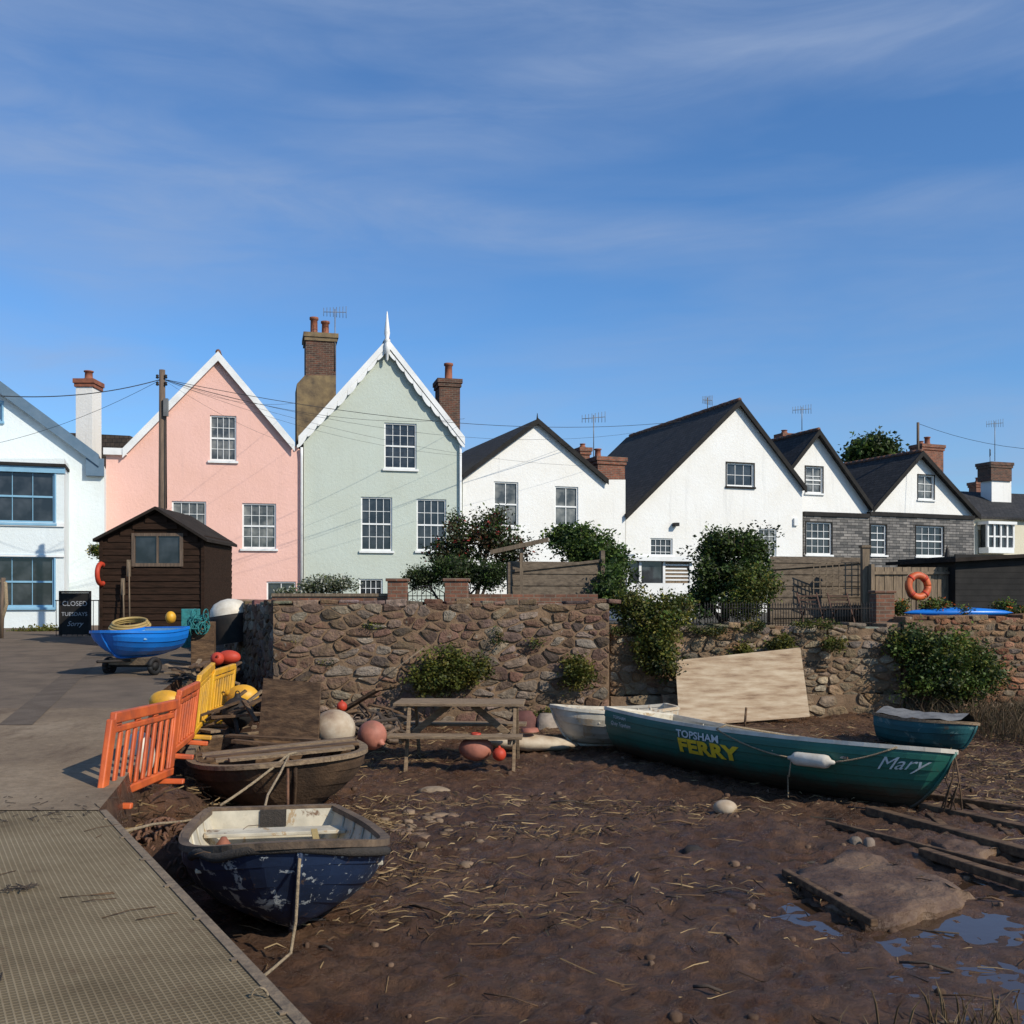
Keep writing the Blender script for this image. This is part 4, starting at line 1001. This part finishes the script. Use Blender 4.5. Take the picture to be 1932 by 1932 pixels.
S0=Vector((1.82,15.15)); S1=Vector((4.63,10.85)); yaw=math.atan2(S1.y-S0.y,S1.x-S0.x); LF=(S1-S0).length
Mf=place(S0.x,S0.y,-.06,yaw,roll=-.145)
gf,Pf=boat('ferry_boat',LF,1.7,.63,Mf,mf,m_inw,m_fender,ts=.78,q=.58,rise=.11,rake=.5,strakes=7,thwarts=(.15,.4,.62,.8),rock=.05,ssheer=.06,mid=.42,rw=.04)
def hulltext(body,size,s0,t0,mat,shear=0,bold=0,ang=0,xs=1.0):
    vs,fs=text2d(body,size,shear,bold); mb=MB(); out=[]
    for v_ in vs:
        vx=v_.x*xs; x=vx*math.cos(ang)-v_.y*math.sin(ang); y=vx*math.sin(ang)+v_.y*math.cos(ang)
        s=s0+x/LF; t=t0+y/.85
        p=Pf(s,t,-1); dn=(Pf(s,t+.03,-1)-Pf(s,t-.03,-1)).cross(Pf(s+.01,t,-1)-Pf(s-.01,t,-1)).normalized()
        if dn.y>0: dn=-dn
        out.append(Mf@(p+dn*.02))
    mb.add(out,fs,mat); mb.make('lettering',gf)
m_yl=M('yellow_lettering',(.75,.55,.03),(.6,.42,.03),rough=.5,bmp=0); m_wl=M('pale_lettering',(.6,.66,.66),(.48,.54,.54),rough=.5,bmp=0)
hulltext('FERRY',.235,.335,.58,m_yl,0.05,.012,xs=1.6)
hulltext('TOPSHAM',.13,.337,.80,m_wl,0,.003,xs=1.3)
hulltext('Mary',.20,.885,.70,m_wl,.45,0,ang=.06,xs=1.1)
hulltext('TOPSHAM',.06,.05,.87,m_wl,xs=1.2); hulltext('Quay Topsham',.075,.035,.76,m_wl,.4,xs=1.1)
mb=MB(); q0=Mf@(Pf(.705,.72,-1)+Vector((0,-.1,0))); q1=Mf@(Pf(.80,.72,-1)+Vector((0,-.1,0))); ax=(q1-q0); ln=ax.length
T=Matrix.Translation(q0)@ax.to_track_quat('Z','Y').to_matrix().to_4x4()
mb.lathe([(.001,-.05),(.02,-.04),(.03,0),(.07,.04),(.078,.08),(.078,ln-.08),(.07,ln-.04),(.03,ln),(.02,ln+.04),(.001,ln+.05)],m_fender,T,16)
tA=Mf@Pf(.48,1,-1,-.02); mb.tube(sag(q0,tA,.05,6),.01,m_rope,5); tB=Mf@Pf(.92,1,-1,-.02); mb.tube(sag(q1,tB,.03,6),.01,m_rope,5)
mb.tube([tA,tA+Vector((.12,0,.05)),Mf@Pf(.46,1,1)],.014,m_rope,5)
gg=Mf@Pf(.68,.2,-1,-.2); mb.tube([q0,q0+Vector((-.05,-.08,-.2)),Vector((gg.x-.1,gg.y-.1,.25)),Vector((gg.x-.15,gg.y-.3,.03))],.009,m_rope,5)
mb.make('fender',gf)
mb=MB(); bw=Mf@Pf(1,1,1); 
for k in range(7): mb.tube([bw+Vector((0,0,-.05)),bw+Vector((U(-.1,.05),U(-.1,.05),-.3)),bw+Vector((U(-.25,.1),U(-.2,.05),-.62))],.009,m_mudwood,5)
mb.make('mooring_rope',gf)
# cream dinghy
m_cream=PEEL('dirty_white_hull',(.70,.63,.50),(.45,.34,.22),(.26,.17,.1),.56,3.5,.6)
boat('rowing_boat',1.9,1.15,.52,place(2.5,16.0,.05,math.radians(186),roll=.04),m_cream,m_cream,m_cream,ts=.7,q=.45,rise=.08,rake=.3,strakes=3,thwarts=(.3,.6))
# teal covered boat
m_tealp=PEEL('teal_paint',(.01,.11,.125),(.08,.16,.16),(.06,.045,.03),.57,6,.6)
T=place(5.95,16.4,-.03,math.radians(-48),roll=-.14)
gt,Pt3=boat('teal_boat',1.45,.95,.42,T,m_tealp,m_iron,m_oldwood,ts=.8,q=.45,rise=.04,rake=.2,strakes=3,thwarts=())
mb=MB()
vs=[];fs=[]; n=10
for i in range(n+1):
    s=.02+.9*i/n
    for j in range(7):
        t=j/6*2-1; p=Pt3(s,1,1); vs.append(T@Vector((p.x,p.y*t*.98,p.z+.03+.12*(1-t*t)+U(-.02,.02))))
for i in range(n):
    for j in range(6): a=i*7+j; fs.append((a,a+7,a+8,a+1))
mb.add(vs,fs,M('grey_cover',(.2,.195,.18),(.09,.085,.08),rough=.7,scale=6,bmp=.3),True); mb.make('cover',gt)
mb=MB(); mb.lathe([(.001,-.9),(.08,-.75),(.17,-.3),(.19,.1),(.14,.6),(.05,.85),(.001,.9)],m_whitebuoy,Matrix.Translation(W(985,1400,15.6))@Matrix.Rotation(.2,4,'Z')@Matrix.Rotation(1.65,4,'Y')@Matrix.Diagonal((.7,1.4,1,1)),14)
mb.lathe([(.14,0),(.12,.05),(.001,.05)],m_pinkbuoy,Matrix.Translation(W(1000,1390,15.5)+Vector((0,0,.08))),14); mb.make('upturned_kayak')
# blue boat on trolley
Mb=place(-6.30,18.7,1.30,math.radians(-112),roll=.02)
gb,Pb=boat('blue_rowing_boat',1.6,1.18,.42,Mb,m_blueboat,M('pale_blue_lining',(.25,.42,.55),(.2,.36,.5),rough=.5,bmp=.1),m_blueboat,ts=.85,q=.38,rise=.03,rake=.3,strakes=3,thwarts=(.3,.65),seatdrop=.12)
mb=MB()
for s_ in (-.5,.5):
    c=Mb@Vector((.9,s_,-.17)); mb.torus(c,.12,.045,m_iron,Mb.to_3x3()@Matrix.Rotation(1.57,3,'X'),18,8); mb.tube([c-Mb.to_3x3()@Vector((0,.04,0)),c+Mb.to_3x3()@Vector((0,.04,0))],.07,m_iron,10)
mb.tube([Mb@Vector((.9,-.5,-.17)),Mb@Vector((.9,.5,-.17))],.02,m_iron,6); mb.tube([Mb@Vector((.2,0,-.1)),Mb@Vector((1.7,0,-.05))],.025,m_iron,6)
mb.box(Mb@Vector((.9,0,-.09)),(.1,1.0,.12),m_oldwood,Mb.to_3x3()); mb.make('launching_trolley',gb)
mb=MB(); mb.box(W(384,1215,19.5),(.42,.4,.85),m_mudwood,rotz(.2)); mb.box(W(360,1185,20),(.35,.35,.75),m_teal,rotz(.3)); 
for i in range(26): mb.torus(W(376+U(-16,14),1165+U(-14,22),19.2),U(.06,.13),.014,m_teal,Matrix.Rotation(U(0,3),3,'X')@Matrix.Rotation(U(0,3),3,'Y'),12,5)
mb.make('crate_with_nets',bevel=.02)
mb=MB(); c=W(433,1158,21); mb.lathe([(.40,-.1),(.40,0),(.37,.12),(.28,.23),(.14,.29),(.001,.31)],m_fender,Matrix.Translation(c)@Matrix.Rotation(-.15,4,'Y'),20)
mb.lathe([(.41,-.6),(.42,-.1),(.42,-.02),(.405,-.02)],m_iron,Matrix.Translation(c)@Matrix.Rotation(-.15,4,'Y'),20); mb.make('upturned_tender')
mb=MB()
for i in range(40):
    c=W(rnd.uniform(325,440),rnd.uniform(1250,1285),rnd.uniform(16.0,18)); a=rnd.uniform(0,3.14)
    v=Vector((math.cos(a),math.sin(a),rnd.uniform(-.1,.5)))*rnd.uniform(.1,.3); mb.beam(c-v,c+v,rnd.uniform(.04,.1),.03,rnd.choice([m_mudwood,m_iron,m_oldwood]))
mb.make('scrap_heap')

# ================================================================= BARRIERS
def barrier(name,bl_,br_,up,mat,slats=9):
    bl_=Vector(bl_);br_=Vector(br_);up=Vector(up); u=(br_-bl_); ln=u.length; u/=ln; h=up.length; w=up/h; n=u.cross(w).normalized()
    Rm=Matrix((u,n,w)).transposed(); mb=MB()
    def bx(a,b_,c,d,th=.05): mb.box(bl_+u*(a+c)/2*ln+w*(b_+d)/2*h,((c-a)*ln,th,(d-b_)*h),mat,Rm)
    bx(.04,.87,.96,1.0,.06); bx(0,.0,1,.10,.06); bx(0,.10,.07,.93,.055); bx(.93,.10,1,.93,.055); bx(.07,.76,.93,.835,.035)
    for i in range(slats+1):
        a=.07+.86*i/slats; bx(a-.018,.10,a+.018,.76,.03)
    for i in range(4):
        a=.12+.76*i/3; bx(a-.03,.835,a+.03,.87,.035)
    for a in (.12,.88): mb.box(bl_+u*a*ln-w*.03,(.06,.42,.05),mat,Rm)
    return mb.make(name,bevel=.012)
barrier('orange_barrier',W(184,1522,8.5),W(322,1462,10.4),W(208,1345,8.75)-W(184,1522,8.5),m_orange,9)
barrier('orange_barrier',W(322,1425,10.6),W(362,1392,12.0),Vector((.05,.1,.66)),m_orange,7)
barrier('yellow_barrier',W(362,1390,12.2),W(392,1352,13.6),Vector((.05,.1,.72)),m_yellow,7)
barrier('yellow_barrier',W(392,1350,13.4),W(436,1330,14.4),Vector((.03,.1,.58)),m_yellow,8)
mb=MB(); mb.sphere(W(262,1425,10.2),.2,m_fender,14,(.8,.7,1.2)); mb.make('white_sack')

# ================================================================= PICNIC TABLE
P=group('picnic_table',G(870,14.3,0)); mb=MB()
a=math.radians(-3); Rt=rotz(a); O=Vector((G(868,14.1).x,14.25,.02)); Lt=1.78
def tp(x,y,z): return O+Rt@Vector((x,y,z))
for i in range(5): mb.beam(tp(-Lt/2,-.3+.15*i,.84),tp(Lt/2,-.3+.15*i,.84),.14,.04,m_oldwood)
for s_ in (-1,1):
    for k in (0,1): mb.beam(tp(-Lt/2,s_*(.62+.15*k),.46),tp(Lt/2,s_*(.62+.15*k),.46),.14,.04,m_oldwood)
for x in (-.72,.72):
    mb.beam(tp(x,-.78,.41),tp(x,.78,.41),.045,.09,m_oldwood); mb.beam(tp(x,-.34,.79),tp(x,.34,.79),.045,.08,m_oldwood)
    for s_ in (-1,1): mb.beam(tp(x+.05,s_*.3,.8),tp(x+.05,s_*.66,-.05),.09,.045,m_oldwood,Vector((1,0,0)))
    sg=1 if x<0 else -1
    mb.beam(tp(x+sg*.05,0,.40),tp(x+sg*.55,0,.80),.045,.09,m_oldwood)
mb.make('timber',P,bevel=.006)
mb=MB(); T=Matrix.Translation(W(898,1412,13.6))@Matrix.Rotation(.3,4,'Z')
mb.sphere(W(898,1412,13.6),.19,m_pinkbuoy,20,(1.2,.9,.85)); mb.lathe([(.06,.12),(.07,.2),(.05,.21),(.04,.15),(.001,.15)],m_redbuoy,T,12); mb.make('buoy_canister')
buoy('orange_buoy',W(942,1423,13.4),.09,m_redbuoy)
mb=MB()
mb.prism([W(1282,1372,17.8),W(1528,1352,18.0),W(1510,1222,18.55),W(1274,1246,18.45)],(.005,.02,-.0),m_ply)
mb.make('plywood_board')
mb=MB(); mb.tube([W(1405,1370,17.4),W(1408,1335,17.5)],.02,m_mudwood,6); mb.beam(W(1340,1372,17.2),W(1470,1378,17.0),.1,.05,m_mudwood); mb.make('timber_offcuts')

# ================================================================= FORESHORE DETAILS
mb=MB()
def rail(a,b_,w=.18,h=.1,z=.03,mt=None):
    a=Vector((a[0],a[1],z));b_=Vector((b_[0],b_[1],z)); mb.beam(a,b_,w,h,mt or m_mudwood)
rail((G(1640,11.0).x,11.0),(G(2050,8.6).x,8.6),.12,.09); rail((G(1740,11.2).x,11.2),(G(2100,9.3).x,9.3),.12,.09); rail((G(1700,12).x,12),(G(2100,10.4).x,10.4),.09,.08)
rail((G(1740,9.2).x,9.2),(G(2050,7.6).x,7.6),.10,.08); rail((G(1560,10.4).x,10.4),(G(1960,8.4).x,8.4),.05,.05,.03)
rail((G(1480,8.5).x,8.5),(G(1650,7.15).x,7.15),.06,.06,.035)
for i in range(7):
    x=4.7+i*.5; y=10.6-.35*i; rail((x-.1,y+1.2),(x-.35,y-.3),.09,.06,-.005)
mb.make('slipway_timbers',bevel=.012)
m_slab=M('muddy_slab',(.17,.105,.06),(.09,.05,.028),(.045,.024,.013),scale=2.2,rough=.6,bmp=.9,bscale=9,dist=.05,spec=.35)
def slab(cs,z,seed):
    mb=MB(); n=18
    def pt(i,j):
        s,t=i/n,j/n; p=cs[0].lerp(cs[1],s).lerp(cs[3].lerp(cs[2],s),t)
        e=min(s,1-s,t,1-t); q=noise.noise(p*3.5)
        if e<.06: p=p+Vector((noise.noise(p*4)*.16,noise.noise(p*4+Vector((7,0,0)))*.16,0))
        p.z=z+.03*q+.02*noise.noise(p*10)-(.05 if e==0 else 0); return p
    vs=[pt(i,j) for j in range(n+1) for i in range(n+1)]
    fs=[(j*(n+1)+i,j*(n+1)+i+1,(j+1)*(n+1)+i+1,(j+1)*(n+1)+i) for j in range(n) for i in range(n)]
    mb.add(vs,fs,m_slab,True); bd=[Vector(v) for k,v in enumerate(vs) if k//(n+1)==0]+[Vector(vs[j*(n+1)+n]) for j in range(1,n+1)]+[Vector(vs[n*(n+1)+i]) for i in range(n-1,-1,-1)]+[Vector(vs[j*(n+1)]) for j in range(n-1,0,-1)]
    k=len(bd); mb.add(bd+[Vector((p.x,p.y,-.15)) for p in bd],[(i,i+k,(i+1)%k+k,(i+1)%k) for i in range(k)],m_slab)
    mb.make('muddy_slab')
slab([G(1480,8.5),G(1645,7.2),G(1860,7.9),G(1620,9.4)],.035,1)
slab([G(1740,9.75),G(1810,9.0),G(1900,9.3),G(1850,9.9)],.03,2)
rnd=random.Random(9); mb=MB()
def pebble(x,y,r,h,col):
    z=gz(x,y); k=8; vs=[];fs=[]; b0=rnd.uniform(0,6)
    rr=[r*rnd.uniform(.75,1.15) for _ in range(k)]; ax=rnd.uniform(.6,1)
    for (s,hh) in ((1,-.02),(.92,h*.6),(.55,h)):
        for i in range(k):
            a=2*math.pi*i/k+b0; vs.append((x+math.cos(a)*rr[i]*s,y+math.sin(a)*rr[i]*s*ax,z+hh))
    vs.append((x,y,z+h))
    for q in (0,1):
        for i in range(k): fs.append((q*k+i,q*k+(i+1)%k,(q+1)*k+(i+1)%k,(q+1)*k+i))
    for i in range(k): fs.append((2*k+i,2*k+(i+1)%k,3*k))
    mb.add(vs,fs,m_pebble,True,col)
for i in range(48):
    px=rnd.gauss(800,55); d=rnd.gauss(10.3,.45); q=G(px,d); pebble(q.x,q.y,rnd.uniform(.04,.10),rnd.uniform(.012,.028),rnd.choice([(.19,.125,.08),(.14,.09,.055),(.22,.155,.10)]))
q=G(820,12.3); pebble(q.x,q.y,.22,.06,(.28,.21,.14)); q=G(1305,9.3); pebble(q.x,q.y,.1,.08,(.03,.025,.022)); q=G(1615,9.6); pebble(q.x,q.y,.07,.06,(.2,.16,.12)); q=G(1640,9.5); pebble(q.x,q.y,.06,.06,(.22,.17,.13))
for i in range(320):
    x=rnd.uniform(-2.5,8);y=rnd.uniform(4.5,17.5); pebble(x,y,rnd.uniform(.012,.045),rnd.uniform(.01,.03),rnd.choice([(.1,.058,.034),(.07,.04,.022),(.15,.095,.06)]))
q=G(988,18.0); pebble(q.x,q.y-.3,.24,.3,(.14,.06,.05)); q=G(1030,18); pebble(q.x,q.y-.3,.22,.26,(.3,.25,.2))
mb.make('beach_stones')
rnd=random.Random(21); mb=MB()
def straw(x,y,l,w,a,col,lift=.004,b=.12):
    z0=gz(x,y)+lift; dx,dy=math.cos(a),math.sin(a); x1,y1=x+dx*l*.5,y+dy*l*.5; a2=a+rnd.gauss(0,b); x2,y2=x1+math.cos(a2)*l*.5,y1+math.sin(a2)*l*.5
    px,py=-dy*w/2,dx*w/2; z1=gz(x1,y1)+lift+.006; z2=gz(x2,y2)+lift
    mb.add([(x+px,y+py,z0),(x-px,y-py,z0),(x1-px,y1-py,z1),(x1+px,y1+py,z1),(x2,y2,z2),(x,y,z0+w),(x1,y1,z1+w)],[(0,5,6,3),(5,1,2,6),(3,6,4),(6,2,4)],m_straw,False,col)
sc_=[(.24,.165,.08),(.17,.11,.055),(.32,.23,.12),(.10,.06,.032),(.06,.036,.02),(.04,.025,.015)]
for i in range(6200):
    x=rnd.uniform(-3.4,9.5); y=rnd.uniform(3.5,17.8)
    dn=noise.noise(Vector((x*.6,y*.9,3)))+.35*noise.noise(Vector((x*2,y*2,8)))
    keep=.09+.7*max(0,dn)
    if y>11.5: keep+=.15
    if x>5 and y>10.5: keep+=.4
    if rnd.random()>keep: continue
    straw(x,y,rnd.uniform(.03,.22) if rnd.random()<.92 else rnd.uniform(.3,.6),rnd.uniform(.003,.008),rnd.gauss(.25,.8)+(1.5 if rnd.random()<.2 else 0),rnd.choice(sc_))
for (cx,cy,sx_,sy_,n) in ((-1.9,10.6,.6,.5,600),(-3.2,9.4,.4,.8,1500),(-1.0,8.9,.5,.7,300),(-3.9,11.3,.4,.9,1100),(0,11.5,1.5,.25,300),(6.5,13.2,1.4,.9,1300),(8,15.8,1.5,1.5,1600),(7,11.5,1.2,.5,600),(1.6,11,.8,.2,160),(-2.2,14.6,.8,.9,800),(.4,9.9,.5,.15,150),(1,16.8,3,.6,1100),(-.3,7.3,.9,.2,160),(1.2,8.2,1.4,.3,160)):
    for i in range(n):
        x=rnd.gauss(cx,sx_);y=rnd.gauss(cy,sy_)
        if y>18.2: continue
        straw(x,y,rnd.uniform(.04,.26),rnd.uniform(.004,.009),rnd.uniform(0,6.3),rnd.choice(sc_),rnd.uniform(.003,.05))
mb.make('straw_debris')
mb=MB()
for i in range(46):
    x=rnd.uniform(-2.2,4.5);y=rnd.uniform(5,12); a=rnd.gauss(.2,.7); l=rnd.uniform(.1,.5); z=gz(x,y)+.015
    mb.tube([(x,y,z),(x+math.cos(a)*l*.5,y+math.sin(a)*l*.5+rnd.uniform(-.03,.03),z+.015),(x+math.cos(a)*l,y+math.sin(a)*l,gz(x+math.cos(a)*l,y+math.sin(a)*l)+.01)],rnd.uniform(.004,.011),rnd.choice([m_bark,m_mudwood]),4)
mb.make('beach_twigs')
mb=MB()
def reed(x,y,h,lean,col,zb=None):
    z=gz(x,y) if zb is None else zb; a=rnd.uniform(0,6.3); dx,dy=math.cos(a)*lean*h,math.sin(a)*lean*h; w=rnd.uniform(.003,.007)
    p0=Vector((x,y,z));p1=Vector((x+dx*.4,y+dy*.4,z+h*.6));p2=Vector((x+dx,y+dy,z+h*.95))
    for pr in (Vector((w,0,0)),Vector((0,w,0))): mb.add([p0-pr,p0+pr,p1+pr,p1-pr,p2],[(0,1,2,3),(3,2,4)],m_straw,False,col)
for i in range(3600):
    x=rnd.gauss(9.2,1.1); y=rnd.uniform(14.2,18.9)
    if x<7.0+ (18.8-y)*.3: continue
    reed(x,y,rnd.uniform(.15,.6),rnd.uniform(.2,1.2),rnd.choice([(.17,.12,.07),(.12,.085,.05),(.24,.17,.1),(.08,.07,.035)]))
for i in range(90):
    q=G(rnd.gauss(1850,80),rnd.uniform(4.9,5.7)); reed(q.x,q.y,rnd.uniform(.06,.26),rnd.uniform(.1,.8),rnd.choice([(.24,.17,.09),(.16,.11,.06)]))
for i in range(40):
    q=G(rnd.gauss(1640,50),rnd.uniform(4.9,5.4)); reed(q.x,q.y,rnd.uniform(.05,.2),rnd.uniform(.1,.8),(.18,.13,.08))
mb.make('dry_reeds')
mb=MB()
for i in range(170):
    x=rnd.gauss(-2.98,.2);y=rnd.gauss(8.75,.3); z=.08+.30*math.exp(-((x+3.0)**2+(y-8.75)**2)/.12)
    mb.torus((x,y,z),.045,.013,m_chain,Matrix.Rotation(rnd.uniform(0,3),3,'X')@Matrix.Rotation(rnd.uniform(0,3),3,'Y'),10,5)
mb.make('chain_pile')
mb=MB()
for (cx,cy,rx,ry,hh,sd) in ((-3.0,8.75,.6,.7,.32,1),(-4.1,11,.9,1.1,.45,2),(-3.35,9.8,.5,.8,.5,3),(-4.6,13,.8,1.2,.7,4)):
    N=24; vs=[];fs=[]
    for i in range(7):
        r=i/6
        for j in range(N):
            a=2*math.pi*j/N; x=cx+math.cos(a)*rx*r; y=cy+math.sin(a)*ry*r; z=hh*max(0,math.cos(r*math.pi/2))**.8 if r<1 else -.15
            q=Vector((x,y,sd)); vs.append((x+.08*noise.noise(q*4),y+.08*noise.noise(q*4+Vector((3,0,0))),z+.07*noise.noise(q*5)+.03*noise.noise(q*13)))
    for i in range(6):
        for j in range(N): fs.append((i*N+j,(i+1)*N+j,(i+1)*N+(j+1)%N,i*N+(j+1)%N))
    mb.add(vs,fs,mud,True)
mb.make('mud_bank')
# tangled wrack lying on the mud banks
mb=MB()
for i in range(900):
    x=rnd.gauss(-3.3,.3);y=rnd.gauss(9.6,.9); z=rnd.uniform(.12,.5)*max(.2,1-abs(x+3.35)*1.2); a=rnd.uniform(0,6.3); l=rnd.uniform(.05,.22); d=Vector((math.cos(a)*l,math.sin(a)*l,rnd.uniform(-.06,.06)))
    p=Vector((x,y,z)); w=Vector((0,0,.006)); mb.add([p-w,p+w,p+d+w,p+d-w],[(0,1,2,3)],m_straw,False,rnd.choice(sc_))
mb.make('seaweed_wrack')

# ================================================================= SKY / LIGHT / CAMERA
sv=Vector((.74,-.58,.66)).normalized(); el=math.asin(sv.z); rot=math.atan2(sv.x,sv.y)
w=bpy.data.worlds.new('World'); scene.world=w; w.use_nodes=True; nt=w.node_tree; bg=nt.nodes['Background']
sk=nt.nodes.new('ShaderNodeTexSky'); sk.sky_type='NISHITA'; sk.sun_disc=False; sk.sun_elevation=el; sk.sun_rotation=rot; sk.air_density=1.0; sk.dust_density=.4; sk.ozone_density=2.5
tc=nt.nodes.new('ShaderNodeTexCoord'); mp=nt.nodes.new('ShaderNodeMapping'); mp.inputs['Scale'].default_value=(1.0,1.0,5.0); mp.inputs['Rotation'].default_value=(0,.16,.2)
L(nt,tc.outputs['Generated'],mp.inputs['Vector'])
n1=noi(nt,mp.outputs[0],1.7,6,.5,.4); n2=noi(nt,mp.outputs[0],4.5,9,.6,.8)
cf=ramp(nt,n1,[(.40,(0,0,0)),(.66,(.62,.62,.62))]); cf2=ramp(nt,n2,[(.32,(.35,.35,.35)),(.68,(1,1,1))])
cf=mix(nt,1.0,cf,cf2,'MULTIPLY')
c=mix(nt,1.0,sk.outputs[0],(.72,1.12,1.50),'MULTIPLY')
c=mix(nt,cf,c,(3.3,4.3,6.3))
L(nt,c,bg.inputs['Color']); bg.inputs['Strength'].default_value=.10
sl=bpy.data.lights.new('sun','SUN'); sl.energy=4.5; sl.angle=math.radians(.5); sl.color=(1,.92,.79)
so=bpy.data.objects.new('sun',sl); so.rotation_euler=(-sv).to_track_quat('-Z','Y').to_euler(); so.location=(10,-10,20); COL.objects.link(so)
cd=bpy.data.cameras.new('camera'); cd.sensor_width=36; cd.lens=36; cd.shift_y=(HY-966)/1932; cd.clip_end=2000; cd.clip_start=.1
co=bpy.data.objects.new('camera',cd); co.location=(0,0,H); co.rotation_euler=(math.pi/2,0,0); COL.objects.link(co); scene.camera=co
scene.view_settings.view_transform='Standard'; scene.view_settings.look='None'; scene.view_settings.exposure=0
